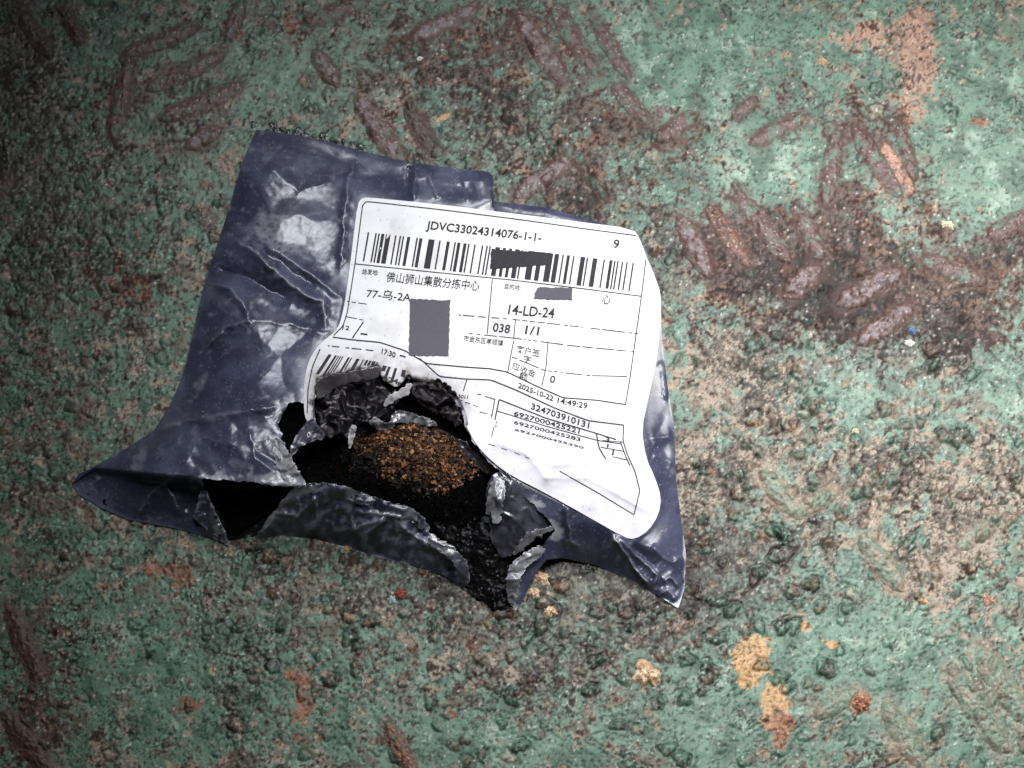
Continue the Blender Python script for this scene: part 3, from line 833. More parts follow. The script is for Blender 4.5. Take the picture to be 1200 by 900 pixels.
def grey_col(base, light, dark, s=9, seed=5, edge=3.0, bias=0.0):
    def f(x, y, dd):
        c = np.empty(np.shape(x) + (3,)); c[:] = base
        n = fbm(x / s, y / s, 3, seed)
        an = seed * 0.7; u = x * math.cos(an) + y * math.sin(an); v = -x * math.sin(an) + y * math.cos(an)
        r = ridged((u + 5 * n) / (2.6 * s), (v + 5 * n) / s, 2, seed)
        c = mixc(c, dark, .6 * sstep(0.0, .6, -n + bias * .5))
        c = mixc(c, light, 0.65 * sstep(.72, .92, r + .1 * n - bias * .1))
        c = mixc(c, light, 0.7 * sstep(-edge, -edge * .3, dd + 1.5 * n) * sstep(-.25, .25, fbm(x / 9, y / 9, 2, seed + 3)))
        return c
    return f


# tongue hanging into the hole on the left
flap([(352, 503), (366, 487), (376, 502), (382, 513), (377, 516), (370, 516), (356, 521), (345, 532), (339, 536), (340, 522)], [(352, 503, 76), (366, 487, 82), (382, 513, 62), (345, 532, 72), (362, 512, 78), (372, 500, 76)],
     grey_col(GREYF * 1.1, LIGHT * .9, DKF, 9, 71, 2.0), 1.0, 1.6, 9, seed=71)
# whitened edge curling over at the left of the tear
flap([(322, 512), (331, 516), (338, 530), (350, 552), (360, 569), (348, 571), (334, 566), (324, 545), (318, 525)], [(322, 512, 74), (318, 525, 74), (338, 530, 82), (350, 552, 80), (360, 569, 66), (340, 567, 74), (324, 545, 75)],
     grey_col(LIGHT * .72, LIGHT, GREYF, 8, 72, 4), 1.6, 1.8, 7, seed=72)
# drooping grey flap on the right of the tear
flap([(576, 556), (590, 551), (612, 566), (634, 588), (652, 600), (655, 612), (648, 618), (632, 620), (618, 628), (612, 640), (604, 646), (594, 654), (586, 655), (583, 645), (577, 640), (574, 625), (573, 605), (568, 590), (570, 572)],
     [(576, 556, 70), (590, 551, 74), (634, 588, 56), (655, 612, 38), (632, 620, 40), (612, 640, 32), (590, 655, 20), (574, 625, 38), (570, 590, 54), (600, 600, 58), (612, 585, 62), (590, 625, 44), (585, 580, 66)],
     grey_col(GREYF * .75, GREYF * 1.5, DKF * .7, 14, 73, 1.8, .1), 1.8, 1.8, 13, seed=73)
# pale curled rim of that flap
flap([(578, 558), (590, 560), (592, 575), (588, 600), (586, 613), (575, 612), (576, 600), (571, 604), (568, 596), (572, 580)], [(578, 558, 76), (590, 560, 78), (588, 600, 64), (580, 612, 56), (571, 600, 56), (582, 585, 76)],
     grey_col(LIGHT * .62, LIGHT * .95, GREYF, 10, 74, 2), 1.4, 1.6, 9, seed=74)
# ragged pale lip along the flap's bottom
flap([(612, 630), (622, 622), (636, 619), (648, 616), (650, 622), (640, 626), (626, 630), (616, 642), (604, 652), (600, 648)], [(612, 630, 44), (648, 616, 44), (650, 622, 38), (604, 652, 26), (626, 628, 44)],
     grey_col(LIGHT * .55, LIGHT * .9, GREYF, 13, 75, 2), 1.8, .8, 11, seed=75)
# pale curled lip by the char spill, right
flap([(634, 639), (640, 644), (632, 655), (618, 664), (610, 678), (606, 694), (602, 712), (597, 708), (593, 690), (593, 674), (599, 660), (612, 649), (624, 642)], [(634, 639, 44), (640, 644, 38), (618, 664, 36), (606, 694, 24), (602, 712, 8), (593, 690, 24), (599, 660, 40), (612, 649, 44), (602, 680, 36)],
     grey_col(LIGHT * .5, LIGHT * .95, GREYF * .8, 9, 76, 2.5), 1.8, 1.8, 9, seed=76)
# front film curling over its own top edge beside the spill
flap([(500, 628), (512, 630), (528, 638), (540, 648), (548, 660), (551, 674), (547, 690), (541, 688), (538, 672), (530, 658), (516, 646), (502, 638)], [(500, 628, 46), (528, 638, 42), (548, 660, 30), (551, 674, 20), (547, 690, 4), (541, 688, 6), (538, 672, 28), (516, 646, 42), (534, 652, 40)],
     grey_col(GREYF * .8, LIGHT * .8, DKF, 13, 77, 1.6), 1.5, 1.2, 12, seed=77)
flap([(398, 571), (412, 572), (430, 580), (452, 588), (474, 592), (494, 604), (503, 618), (500, 626), (488, 614), (468, 604), (448, 600), (424, 592), (404, 584)], [(398, 571, 66), (430, 580, 66), (474, 592, 60), (503, 618, 46), (488, 614, 48), (448, 600, 56), (404, 584, 62), (450, 593, 64)],
     grey_col(NAVY, PALE, DKF * .5, 12, 78, 1.4), 2.2, 2.4, 11, seed=78)
flap([(336, 580), (346, 570), (362, 566), (384, 566), (404, 570), (406, 577), (386, 574), (366, 578), (352, 590), (342, 590)], [(336, 580, 58), (362, 566, 68), (404, 570, 68), (386, 574, 64), (352, 590, 54), (366, 573, 70)],
     grey_col(DKF, PALE, DKF * .4, 6, 79, 1.4), 1.2, 2.2, 6, seed=79)
# torn tip at the bottom of the left opening
flap([(236, 566), (242, 574), (250, 594), (260, 616), (268, 632), (267, 641), (256, 632), (240, 618), (224, 606), (232, 590)], [(236, 566, 40), (250, 594, 30), (268, 632, 10), (267, 641, 4), (240, 618, 12), (224, 606, 14), (232, 590, 28)],
     grey_col(NAVY2, LIGHT, DKF, 9, 80, 3.5), 1.2, 2.2, 9, seed=80)

# ---- the shipping label
def z_lab(x, y):
    z = z_base(x, y) + 1.6
    wv = line_d(x, y, [(376, 404), (412, 398), (445, 401), (475, 410), (500, 425), (560, 432), (595, 438), (640, 458), (690, 478), (740, 492)])[0]
    z = z + 6.0 * np.exp(-(wv / 17) ** 2)
    z = z + 1.6 * np.exp(-(line_d(x, y, [(590, 545), (660, 552), (745, 575)])[0] / 22) ** 2) + 0.9 * fbm(x / 55, y / 55, 2, 51)
    z = z - 5.0 * np.exp(-(line_d(x, y, [(500, 470), (600, 492), (700, 530)])[0] / 20) ** 2)
    z = z + 5.0 * np.exp(-((x - 470) / 20) ** 2 - ((y - 450) / 14) ** 2)
    for pts, h, w in (([(430, 320), (452, 280), (480, 240)], 1.2, 6), ([(560, 352), (600, 385), (625, 420)], .9, 7), ([(585, 520), (650, 545), (720, 540)], 1.8, 7), ([(620, 500), (680, 535), (745, 590)], 1.6, 8), ([(690, 300), (720, 380), (745, 480)], 1.4, 14), ([(640, 560), (690, 560), (760, 600)], 1.6, 7), ([(545, 470), (600, 510), (640, 560)], 1.6, 9), ([(500, 250), (520, 300), (515, 360)], .8, 9)):
        z = z + 2.0 * h * np.exp(-line_d(x, y, pts)[0] / (w * .8))
    z = z + 2.2 * (ridged(x / 90, y / 60, 2, 53) - .6)
    return z


def lab_col(x, y, dd):
    c = np.empty(np.shape(x) + (3,)); c[:] = (0.79, 0.785, 0.81)
    d = poly_sd(x, y, [(p[0], p[1]) for p in LABEL[24:46]] + [(430, 520), (480, 540), (560, 600)][::-1]) if False else None
    edge = line_d(x, y, LABEL[27:44])[0]
    n = fbm(x / 7, y / 7, 3, 52)
    seg = sstep(560, 540, x)
    c = mixc(c, (.66, .64, .71), .8 * sstep(440, 520, y + .25 * (600 - x) + 18 * n))  # tint paints in the dimmer shade below the label's bend
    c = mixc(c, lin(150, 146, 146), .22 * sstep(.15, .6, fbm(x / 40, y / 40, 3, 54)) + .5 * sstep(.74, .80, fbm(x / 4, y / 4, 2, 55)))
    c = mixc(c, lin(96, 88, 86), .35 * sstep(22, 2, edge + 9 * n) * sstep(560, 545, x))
    c = mixc(c, lin(120, 105, 90), 0.5 * seg * sstep(7, 1, edge + 4 * n))
    c = mixc(c, lin(30, 26, 26), 0.95 * seg * sstep(3.2, 0.6, edge + 2.5 * n))
    return c


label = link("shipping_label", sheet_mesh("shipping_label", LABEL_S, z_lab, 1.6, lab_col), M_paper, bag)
tag(label, "white paper shipping label with barcodes, scorched away at its lower edge")


PRINT_Z = 0.5


def pr(px, py):
    return P(px, py, z_lab(np.asarray(px, float), np.asarray(py, float)) + PRINT_Z)


def inside_label(x, y, m=0.8):
    return poly_sd(x, y, LABEL_S) < -m


def strip(pts, w, name="ruled_line", gap=None):
    """printed rule along a photo polyline"""
    p = np.asarray(pts, float); w = w * 1.25
    seg = np.hypot(*np.diff(p, axis=0).T); s = np.concatenate([[0], np.cumsum(seg)])
    n = max(2, int(s[-1] / 2.2))
    t = np.linspace(0, s[-1], n)
    x = np.interp(t, s, p[:, 0]); y = np.interp(t, s, p[:, 1])
    # ease the corners
    for _ in range(2):
        x[1:-1] = .25 * x[:-2] + .5 * x[1:-1] + .25 * x[2:]; y[1:-1] = .25 * y[:-2] + .5 * y[1:-1] + .25 * y[2:]
    dx, dy = np.gradient(x), np.gradient(y); l = np.hypot(dx, dy) + 1e-9
    nx, ny = -dy / l, dx / l
    A = pr(x + nx * w / 2, y + ny * w / 2); B = pr(x - nx * w / 2, y - ny * w / 2)
    V = np.concatenate([A, B]); i = np.arange(n - 1)
    f = np.stack([i, i + 1, n + i + 1, n + i], -1)
    if gap:
        f = f[(perlin(t[:-1] / 5, t[:-1] * 0 + .37, 17 + int(p[0, 0])) > gap)]
        if len(f) == 0:
            return None
    ok = inside_label(x, y)
    f = f[ok[:-1] & ok[1:]] if not gap else f[ok[f[:, 0]]]
    if len(f) == 0:
        return None
    return link(name, mesh_np(name, V, f), M_ink, label)


def bars(quad, name="barcode", seed=3, n_units=170, mat=None, codes=None, dens=0.5):
    """printed bars in a photo quadrilateral (top-left, top-right, bottom-right, bottom-left)"""
    r = np.random.default_rng(seed)
    q = np.asarray(quad, float)
    V, F = [], []; base_i = 0; u = 0.0; du = 1.0 / n_units
    while u < 1 - 1e-6:
        w = min(r.choice([1, 1, 2, 2, 3, 4], p=[.3, .15, .25, .1, .12, .08]) * du, 1 - u)
        k = 12
        v = np.linspace(0, 1, k)
        for e in (u, u + w):
            tx = q[0] + (q[1] - q[0]) * e; bx = q[3] + (q[2] - q[3]) * e
            V.append(np.stack([tx[0] + (bx[0] - tx[0]) * v, tx[1] + (bx[1] - tx[1]) * v], -1))
        i = np.arange(k - 1)
        F.append(np.stack([base_i + i, base_i + i + 1, base_i + k + i + 1, base_i + k + i], -1))
        base_i += 2 * k
        u += w + r.choice([1, 2, 3, 4], p=[.42, .32, .16, .10]) * du
    V = np.concatenate(V); F = np.concatenate(F)
    ok = inside_label(V[:, 0], V[:, 1], 1.0)
    F = F[ok[F].all(1)]
    return link(name, mesh_np(name, pr(V[:, 0], V[:, 1]), F), mat or M_ink, label)


def block(quad, name="redaction_block", mat=None):
    q = np.asarray(quad, float)
    n, m = 26, 20
    e, v = np.meshgrid(np.linspace(0, 1, n), np.linspace(0, 1, m))
    top = q[0] + (q[1] - q[0]) * e[..., None]; bot = q[3] + (q[2] - q[3]) * e[..., None]
    p = top + (bot - top) * v[..., None]
    p = p + 1.1 * np.stack([fbm(p[..., 0] / 5, p[..., 1] / 5, 2, 301), fbm(p[..., 0] / 5, p[..., 1] / 5, 2, 302)], -1)
    z = z_lab(p[..., 0], p[..., 1]) + PRINT_Z * 1.9
    return link(name, mesh_np(name, P(p[..., 0], p[..., 1], z), grid_faces(m, n)), mat or M_ink, label)


def text(s, a, b, h, up=(0.17, -1.0), track=1.0, name="printed_text", parts=False):
    """words printed from a to b (photo baseline), letters h tall"""
    cu = bpy.data.curves.new("t", 'FONT'); cu.body = s; cu.size = 1.0; cu.space_character = track; cu.resolution_u = 3; cu.offset = 0.018 if all(ord(ch) < 256 for ch in s) else 0.006
    ob = bpy.data.objects.new("t", cu); scene.collection.objects.link(ob)
    dg = bpy.context.evaluated_depsgraph_get()
    me = ob.evaluated_get(dg).to_mesh()
    n = len(me.vertices)
    co = np.empty(n * 3, np.float32); me.vertices.foreach_get("co", co); co = co.reshape(-1, 3)
    me.calc_loop_triangles()
    tri = np.empty(len(me.loop_triangles) * 3, np.int32); me.loop_triangles.foreach_get("vertices", tri); tri = tri.reshape(-1, 3)
    bpy.data.objects.remove(ob); bpy.data.curves.remove(cu)
    if n == 0:
        return None
    cap = co[:, 1].max() if s.strip('- ') else 0.72
    x0, x1 = co[:, 0].min(), co[:, 0].max()
    a = np.asarray(a, float); b = np.asarray(b, float)
    t = (co[:, 0] - x0) / (x1 - x0 + 1e-9)
    px = a[0] + (b[0] - a[0]) * t + up[0] * co[:, 1] / cap * h
    py = a[1] + (b[1] - a[1]) * t + up[1] * co[:, 1] / cap * h
    return link(name, mesh_np(name, pr(px, py), tri), M_ink, label)


# frame rules
strip([(424, 243), (428, 236), (440, 237), (520, 246), (600, 256), (700, 270), (746, 276)], 0.9)
strip([(425, 240), (416, 309), (407, 366), (402, 382), (391, 393)], 1.0)
strip([(757, 304), (752, 345), (745, 395), (738, 445), (733, 474)], 1.0)
strip([(416, 309), (500, 318), (600, 328), (690, 339), (751, 347)], 0.8)
strip([(577, 327), (571, 391)], 0.9)
strip([(407, 353), (435, 357)], 0.7, gap=-.25)
strip([(538, 369), (600, 374), (680, 383), (748, 391)], 0.8, gap=-.3)
strip([(543, 390), (602, 396), (670, 405), (742, 412)], 0.8, gap=-.3)
strip([(604, 375), (602, 397)], 0.9)
strip([(602, 399), (598, 420), (595, 436)], 0.9)
strip([(642, 402), (640, 430), (635, 452)], 0.9)
strip([(600, 418), (638, 434), (690, 440), (735, 441)], 0.8, gap=-.45)
strip([(390, 395), (412, 398), (445, 401), (475, 411), (500, 426), (545, 430), (575, 432), (595, 436), (630, 453), (660, 466), (700, 469), (733, 474)], 1.1)
strip([(426, 377), (413, 396)], 1.2)
strip([(406, 371), (426, 375)], 0.7, gap=-.3)
strip([(375, 409), (366, 430), (361, 455), (360, 484)], 1.0)
strip([(384, 405), (440, 411)], 0.8, gap=-.1)
strip([(492, 420), (515, 441), (545, 444), (575, 445), (605, 457), (650, 478), (690, 493), (731, 498)], 1.0)
strip([(547, 445), (543, 458)], 0.9); strip([(543, 459), (562, 462), (580, 468)], 0.7, gap=-.2)
strip([(580, 467), (576, 490)], 0.9); strip([(579, 500), (576, 512)], 0.7)
strip([(585, 468), (580, 492)], 1.2); strip([(582, 494), (581, 500)], 0.9)
strip([(585, 468), (640, 490), (700, 508), (722, 515)], 1.0)
strip([(583, 481.6), (640, 499.3), (700, 516), (728, 520)], 0.8)
strip([(731, 498), (730, 516), (735, 532), (744, 552), (750, 575), (743, 603)], 1.0)
strip([(727, 517), (733, 534), (738, 545)], 1.0)
strip([(699, 508), (702, 525), (710, 538)], 1.2)
strip([(704, 524), (732, 529)], 0.8); strip([(718, 535), (735, 539)], 0.8); strip([(706, 516), (730, 518)], 0.6, gap=-.2)
strip([(656, 552), (700, 577), (743, 603)], 0.8)
strip([(572, 520), (600, 529), (620, 537)], 0.5, gap=-.1)

# words and numbers
text("JDVC33024314076-1-1-", (499, 268), (634, 283), 9.6)
text("9", (718, 290), (725, 291), 10)
text("始发地:", (424, 320.5), (443, 322), 6)
text("佛山狮山集散分拣中心", (452, 329), (561, 340), 11)
text("77-乌-2A", (429, 348), (481, 353), 10.5)
text("目的地:", (591, 338), (610, 340), 6)
text("心", (705, 355), (715, 356), 10)
text("14-LD-24", (595, 368), (649, 372.5), 11.5)
text("038", (577, 388), (597, 390.5), 10)
text("1/1", (615, 391), (631, 393), 10)
text("市金东区孝顺镇", (543, 399), (589, 405), 6.5)
text("客户签", (605, 412), (632, 418), 8); text("字", (613, 423), (622, 425), 7)
text("应收金", (600, 431), (627, 442), 7.5); text("额", (608, 443), (618, 446), 7.5)
text("0", (644, 448), (650, 449), 8.5)
text("2025-10-22", (607, 454), (648, 470), 6); text("14:49:29", (653, 472), (688, 479), 6.5)
text("324703910131", (622, 479), (690, 502), 7)
text("6927000425221", (602, 486.5), (679, 508), 5.2)
text("6927000425283", (602, 496.5), (680, 517), 4.0)
text("6927000425290", (603, 504.5), (684, 526), 2.6)
text("3", (709, 517), (714, 518), 5); text("1", (717, 533), (719, 533.5), 6); text("1", (711, 524), (713, 524.5), 4)
text("12", (401, 386), (409, 387), 5); text("-", (422, 394), (430, 395), 10)
text("17:30", (447, 414), (463, 419), 6); text("-", (468, 419), (475, 421), 9)
text("收", (361, 473), (367, 474), 7)
text("024-", (448, 446), (470, 451), 6)
text("5011", (537, 466), (548, 467.5), 4)
text("- -- -- --", (530, 466), (560, 478), 4)
text("--- -", (562, 484), (577, 488), 5)

# barcodes and the blacked-out fields (redaction boxes laid on as flat blocks)
bars([(431, 272), (743, 308), (738, 341), (425, 306)], seed=12, n_units=175)
bars([(385, 415), (443, 424), (432, 446), (370, 438)], seed=5, n_units=46)
bars([(449, 428), (476, 434), (472, 452), (443, 441)], seed=9, n_units=18)
block([(575.5, 292), (646, 296), (644, 310), (574.5, 315)])
block([(630, 336.5), (671, 337.5), (670.5, 351.5), (625, 350)], mat=M_redact)
block([(480.5, 350), (527, 352), (526, 418), (479, 416)], mat=M_redact)

# scorched, crumpled part of the label over the hole
PAPB = lin(112, 108, 116)
flap([(373, 442), (408, 436), (443, 428), (446, 436), (442, 444), (420, 446), (398, 452), (384, 460), (374, 470), (370, 462)], [(373, 442, 78), (443, 428, 76), (446, 436, 72), (398, 452, 68), (374, 470, 62), (384, 460, 62)],
     grey_col(PAPB * .55, PAPB, PAPB * .3, 18, 91, .8), .6, .8, 20, seed=91, name="curled_label_edge")


def ash_col(x, y, dd):
    c = np.empty(np.shape(x) + (3,)); c[:] = lin(26, 24, 27)
    wx, wy = 9 * fbm(x / 22, y / 22, 2, 192), 9 * fbm(x / 22, y / 22, 2, 193)
    r = ridged((x + wx + .5 * (y + wy)) / 30, (y + wy - .35 * x) / 8, 2, 92)
    c = mixc(c, lin(165, 156, 160), sstep(.70, .95, r) * sstep(-.15, .3, fbm(x / 15, y / 15, 2, 93)))
    return c


flap([(372, 462), (384, 455), (410, 448), (440, 442), (452, 450), (466, 457), (470, 468), (462, 478), (455, 492), (440, 502), (424, 508), (410, 512), (395, 516), (382, 514), (374, 500), (369, 480)],
     [(372, 462, 54), (410, 448, 50), (440, 442, 54), (466, 457, 66), (462, 478, 62), (440, 502, 54), (410, 512, 50), (382, 514, 54), (370, 480, 58), (410, 480, 60), (440, 470, 64)], ash_col, 2.5, 7.5, 13, seed=92, name="ash_crumple", mat=M_char)
flap([(478, 440), (492, 446), (506, 446), (520, 456), (532, 466), (537, 478), (540, 496), (538, 502), (526, 492), (512, 484), (500, 480), (488, 470), (480, 458)],
     [(478, 440, 78), (506, 446, 78), (537, 478, 76), (538, 502, 62), (512, 484, 60), (480, 458, 66), (510, 468, 76)],
     grey_col(lin(52, 48, 52), lin(128, 122, 126), lin(18, 17, 18), 11, 94, 1.2), 2.0, 5, 10, seed=94, name="ash_crumple", mat=M_char)
flap([(497, 448), (506, 443), (518, 446), (526, 452), (536, 460), (536, 470), (526, 468), (516, 458), (506, 456)], [(497, 448, 80), (518, 446, 82), (536, 466, 80), (510, 456, 78)],
     grey_col(lin(30, 27, 28), lin(90, 84, 86), lin(10, 10, 10), 8, 95, .5), 2.2, 3, 7, seed=95, name="ash_crumple", mat=M_char)
flap([(450, 470), (458, 462), (470, 456), (480, 448), (483, 452), (480, 462), (470, 466), (460, 472), (450, 478)], [(450, 474, 66), (470, 460, 74), (482, 450, 78), (470, 466, 70)],
     grey_col(lin(205, 203, 208), lin(235, 233, 236), lin(150, 145, 150), 14, 96, .5), .6, .8, 12, seed=96, name="paper_scrap", mat=M_paper)
flap([(410, 499), (419, 497), (417, 508), (413, 518), (412, 525), (408, 525), (408, 514)], [(410, 499, 68), (418, 498, 68), (412, 525, 58), (409, 514, 62)], grey_col(lin(170, 168, 172), lin(215, 212, 215), GREYF, 9, 97, 1), .8, .8, 5, seed=97, name="paper_scrap", mat=M_paper)
flap([(430, 494), (442, 488), (450, 496), (462, 494), (462, 502), (450, 505), (440, 504)], [(430, 494, 66), (450, 496, 70), (462, 498, 64), (440, 504, 60)], grey_col(lin(150, 148, 152), lin(195, 192, 196), GREYF, 8, 98, 1), 1.0, 1.4, 6, seed=98, name="paper_scrap", mat=M_paper)
# pale inner liner edge above the filling
flap([(458, 487), (464, 480), (482, 484), (500, 490), (514, 496), (512, 500), (492, 499), (470, 495), (458, 496)], [(458, 490, 62), (464, 480, 64), (514, 496, 58), (492, 499, 54), (470, 495, 56)], grey_col(lin(112, 114, 120), lin(165, 167, 174), GREYF * .8, 10, 99, .6), 1.0, 1.8, 8, seed=99, name="inner_liner")
flap([(535, 512), (545, 518), (560, 532), (576, 548), (572, 558), (560, 548), (546, 534), (538, 524)], [(535, 512, 56), (560, 532, 58), (576, 548, 60), (560, 548, 48), (540, 526, 48)], grey_col(GREYF * .8, LIGHT * .8, DKF, 9, 100, .6), .8, 1.5, 8, seed=100, name="inner_liner")

# ------------------------------------------------------------------ what was inside: scorched filling
fill = empty("burnt_filling", 480, 540)
tag(fill, "charred black and brown granular filling spilling out of the bag's burnt hole", "burnt filling")

MOUND = smooth_poly([(398, 520), (420, 505), (450, 500), (475, 493), (505, 499), (528, 508), (545, 525), (560, 545), (573, 566), (577, 586), (566, 594), (545, 596), (520, 598), (490, 590), (455, 580), (420, 566), (400, 545)], 1)
_zm = tps([(398, 520, 34), (450, 500, 50), (505, 499, 52), (545, 525, 48), (566, 566, 38), (560, 592, 30), (520, 598, 26), (455, 582, 22), (405, 550, 20), (480, 535, 52), (520, 550, 51), (440, 535, 42)], .1)


def mound_z(x, y):
    return _zm(x, y) + 2.2 * fbm(x / 10, y / 10, 3, 110) + 1.0 * fbm(x / 4, y / 4, 2, 111)


def mound_col(x, y, dd):
    c = np.empty(np.shape(x) + (3,)); c[:] = lin(40, 26, 18)
    c = mixc(c, lin(96, 62, 38), sstep(-.1, .5, fbm(x / 6, y / 6, 3, 112)))
    k = sstep(-8, 16, (y - 540) - (x - 430) * .47 + 24 * fbm(x / 26, y / 26, 3, 113))
    return mixc(c, lin(12, 10, 10), k)


link("granule_mound", sheet_mesh("granule_mound", MOUND, mound_z, 1.5, mound_col, (), 1.5, 6, 4), M_gran, fill)

# loose granules over the mound
ico_v = np.array([(0, 0, 1), (0, 0, -1), (1, 0, 0), (-1, 0, 0), (0, 1, 0), (0, -1, 0)], float)
ico_f = np.array([(0, 2, 4), (0, 4, 3), (0, 3, 5), (0, 5, 2), (1, 4, 2), (1, 3, 4), (1, 5, 3), (1, 2, 5)])


def granules(name, n, poly, zf, rlo, rhi, colf, parent, mat, seed=1, kind="stuff"):
    r = np.random.default_rng(seed)
    p = np.asarray(poly)
    x = r.uniform(p[:, 0].min(), p[:, 0].max(), n * 3); y = r.uniform(p[:, 1].min(), p[:, 1].max(), n * 3)
    m = poly_sd(x, y, p) < -1
    x, y = x[m][:n], y[m][:n]; n = len(x)
    z = zf(x, y)
    c = P(x, y, z)
    rad = r.uniform(rlo, rhi, (n, 1, 1)) * S
    v = ico_v[None] * (0.65 + 0.7 * r.random((n, 6, 1))) * rad
    q = r.normal(size=(n, 4)); q /= np.linalg.norm(q, axis=1, keepdims=True)
    w_, x_, y_, z_ = q.T
    R = np.stack([1 - 2 * (y_ * y_ + z_ * z_), 2 * (x_ * y_ - w_ * z_), 2 * (x_ * z_ + w_ * y_), 2 * (x_ * y_ + w_ * z_), 1 - 2 * (x_ * x_ + z_ * z_), 2 * (y_ * z_ - w_ * x_), 2 * (x_ * z_ - w_ * y_), 2 * (y_ * z_ + w_ * x_), 1 - 2 * (x_ * x_ + y_ * y_)], -1).reshape(n, 3, 3)
    v = np.einsum('nij,nkj->nki', R, v) + c[:, None]
    f = (ico_f[None] + 6 * np.arange(n)[:, None, None]).reshape(-1, 3)
    col = np.repeat(colf(x, y, r)[:, None], 6, 1)
    o = link(name, mesh_np(name, v.reshape(-1, 3), f, col, smooth=False), mat, parent)
    if kind:
        o["kind"] = kind
    return o


def gran_col(x, y, r):
    pal = np.array([lin(120, 80, 50), lin(92, 58, 36), lin(62, 40, 27), lin(158, 118, 82), lin(34, 24, 20), lin(16, 13, 13)])
    k = sstep(-14, 16, (y - 540) - (x - 430) * .47 + 24 * fbm(x / 26, y / 26, 3, 113))
    left = sstep(450, 400, x)
    i = r.choice(6, len(x), p=[.17, .2, .17, .09, .17, .2])
    c = pal[i]
    burn = r.random(len(x)) < np.clip(k + .5 * left, 0, .97)
    c[burn] = lin(14, 12, 12)
    return c


granules("loose_granules", 5200, MOUND, mound_z, 0.9, 2.6, gran_col, fill, M_gran, 5)

granules("coarse_granules", 260, MOUND, mound_z, 2.4, 4.6, gran_col, fill, M_gran, 55)

# black crust filling the cavity
CRUST = smooth_poly([(330, 488), (350, 478), (378, 470), (410, 466), (460, 470), (500, 478), (540, 500), (566, 530), (590, 560), (612, 590), (640, 615), (636, 634), (606, 650), (560, 640), (500, 618), (440, 600), (380, 596), (346, 590), (318, 596), (290, 620), (272, 630), (262, 610), (250, 580), (300, 572), (345, 560), (338, 530), (328, 505)], 1)
_zc = tps([(330, 488, 50), (378, 470, 36), (460, 470, 40), (540, 500, 44), (590, 560, 40), (640, 615, 14), (606, 650, 10), (560, 640, 16), (500, 618, 16), (440, 600, 14), (380, 596, 14), (346, 560, 24), (318, 596, 8), (272, 630, 4), (250, 580, 6), (300, 575, 10), (400, 545, 24), (430, 560, 30), (480, 572, 36), (520, 590, 36), (550, 596, 34), (560, 605, 30), (350, 510, 44)], .1)


def crust_z(x, y):
    return np.maximum(_zc(x, y) + 2.5 * fbm(x / 16, y / 16, 3, 120), 2.5)


def crust_col(x, y, dd):
    c = np.empty(np.shape(x) + (3,)); c[:] = (0.0022, 0.002, 0.0022)
    return c


granules("char_crumbs", 2600, CRUST, crust_z, .8, 2.6, lambda x, y, r: np.where(r.random((len(x), 1)) < .03, lin(40, 28, 22), lin(6, 5, 5)) * np.ones((len(x), 3)), fill, M_soot, 18)
link("charred_crust", sheet_mesh("charred_crust", CRUST, crust_z, 2.0, crust_col, (), 2.0, 8, 6), M_soot, fill)

# glossy black char running out over the plate
SPILL = smooth_poly([(512, 596), (540, 594), (566, 590), (580, 610), (584, 640), (598, 655), (596, 680), (602, 714), (588, 717), (576, 714), (562, 705), (546, 692), (550, 672), (540, 652), (524, 636), (508, 618)], 1)
_zs = tps([(512, 596, 24), (566, 590, 28), (580, 625, 30), (598, 655, 16), (600, 690, 6), (602, 714, 2), (576, 714, 2.2), (546, 692, 2.5), (550, 660, 14), (524, 630, 20), (570, 660, 18), (572, 690, 8)], .1)


def spill_z(x, y):
    return np.maximum(_zs(x, y) + 1.8 * fbm(x / 14, y / 14, 3, 130) + .5 * fbm(x / 4.5, y / 4.5, 2, 131) + 3 * np.exp(-((x - 579) / 3.5) ** 2) * sstep(690, 696, y), 1.8)


link("char_spill", sheet_mesh("char_spill", SPILL, spill_z, 1.2, lambda x, y, d: np.tile(np.array([0.004, 0.004, 0.0045]), (len(x), 1)), (), 1.5, 6, 7), M_char, fill)
granules("char_grains", 150, SPILL, spill_z, .8, 1.9, lambda x, y, r: np.where(r.random((len(x), 1)) < .10, lin(96, 94, 100), lin(12, 12, 13)) * np.ones((len(x), 3)), fill, M_char, 8)

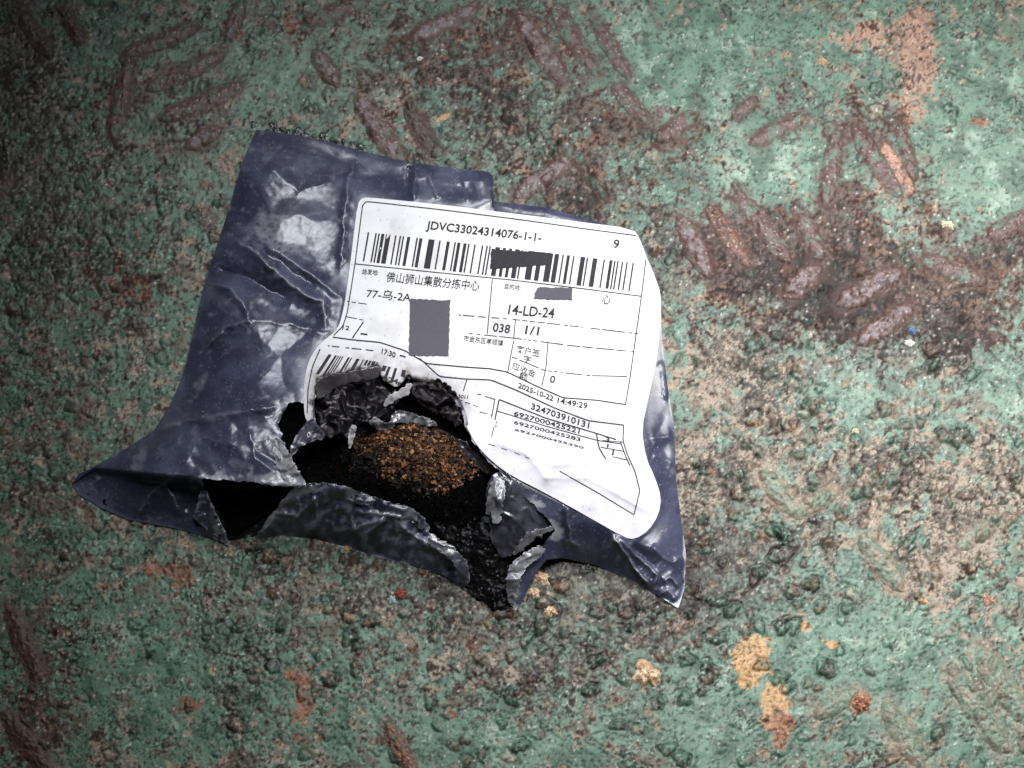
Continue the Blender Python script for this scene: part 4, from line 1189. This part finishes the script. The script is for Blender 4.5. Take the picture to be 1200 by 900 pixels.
# ------------------------------------------------------------------ loose crumbs on the plate
def crumb(name, label, px, py, r, flat, n, pal, seed, cat="crumb", group=None):
    """a small ragged lump of pressed grains, one closed mesh"""
    rr = np.random.default_rng(seed)
    nu, nv = 44, 13
    th, q = np.meshgrid(np.linspace(0, 2 * np.pi, nu, endpoint=False), np.linspace(0, 1, nv))
    R0 = r * (1 + 0.22 * perlin(np.cos(th) * 1.7 + seed * 3.1, np.sin(th) * 1.7, 900 + seed) * 1.6 + .14 * perlin(np.cos(th) * 4 + seed, np.sin(th) * 4, 950 + seed))
    x = R0 * q * np.cos(th); y = R0 * q * np.sin(th) * .9
    cell = max(1.6, r * .24)
    f1, f2, cid = worley(x / cell + 7.7 * seed, y / cell, 960 + seed)
    bz = float(plate_h(np.array([px]), np.array([py]))[0])
    z = bz - 1.0 + (1.0 + flat * r) * (1 - q ** 2.6) * (1 + .35 * (cid - .5)) + (0.34 - f1) * cell * .75 * (q < .98)
    c0 = P(px, py, 0.0)
    pos = np.stack([x * S + c0[0], y * S + c0[1], z * S], -1)
    pal = np.array(pal)
    c = pal[(cid * 997).astype(int) % len(pal)] * (0.8 + .4 * cid)[..., None]
    c = c * (1 - .55 * sstep(.16, .02, f2 - f1))[..., None]
    i = np.arange(nu * nv).reshape(nv, nu); j = np.roll(i, -1, 1)
    f = np.stack([i[:-1], i[1:], j[1:], j[:-1]], -1).reshape(-1, 4)
    o = link(name, mesh_np(name, pos, f, c), M_crumb)
    return tag(o, label, cat, group)


PALE_PAL = [lin(222, 192, 160), lin(206, 172, 136), lin(232, 208, 180), lin(186, 150, 118)]
crumb("crumb", "large tan grainy crumb on the plate well below the label's right end", 758, 790, 14, .55, 60, PALE_PAL, 1)
crumb("crumb", "tan grainy crumb just right of the black char spill, biggest of three", 633, 677, 10, .55, 40, PALE_PAL, 2)
crumb("crumb", "small tan crumb touching the bigger one right of the char spill", 626, 694, 7, .5, 24, PALE_PAL, 3)
crumb("crumb", "small tan crumb lowest of three right of the char spill", 645, 717, 7, .55, 26, PALE_PAL, 4)
crumb("crumb", "tiny tan crumb at the lower edge of the bag's silvery front", 407, 641, 6, .5, 16, PALE_PAL, 5)
crumb("paint_chip", "pale yellow chip in the upper right near the rusty tread bars", 1111, 264, 8, .3, 9, [lin(226, 214, 180), lin(206, 190, 156)], 6, "chip")
crumb("paint_chip", "pale yellow chip on green paint right of the bag", 1003, 505, 6, .25, 7, [lin(206, 196, 160), lin(180, 168, 130)], 7, "chip")
crumb("plastic_fleck", "small bright blue fleck at the edge of the dark rust", 1070, 389, 5, .25, 6, [lin(96, 124, 176), lin(80, 104, 156)], 8, "fleck")
crumb("paint_chip", "white chip just below the blue fleck", 1066, 402, 6, .3, 7, [lin(226, 222, 214)], 9, "chip")
crumb("rust_nugget", "red rust nugget below the bag's silvery front", 470, 696, 7, .35, 12, [lin(152, 82, 66), lin(112, 56, 46)], 10, "rust nugget")
crumb("paint_chip", "pale blue chip beside the red rust nugget", 459, 703, 5, .2, 8, [lin(160, 180, 184), lin(120, 144, 150)], 11, "chip")
crumb("rust_nugget", "round orange rust nugget on green paint at lower right", 1008, 824, 10, .45, 30, [lin(160, 106, 80), lin(124, 76, 58), lin(186, 140, 110)], 12, "rust nugget")
crumb("paint_chip", "white chip above the rusty bars at the top middle", 492, 69, 5, .3, 6, [lin(228, 224, 218)], 13, "chip")
crumb("rust_nugget", "salmon rust nugget near the right edge low down", 1158, 703, 8, .4, 18, [lin(196, 156, 134), lin(168, 124, 104)], 14, "rust nugget")
crumb("paint_chip", "tan chip lodged above the upper right tread bar", 963, 72, 8, .3, 10, [lin(206, 172, 142), lin(186, 150, 118)], 15, "chip")
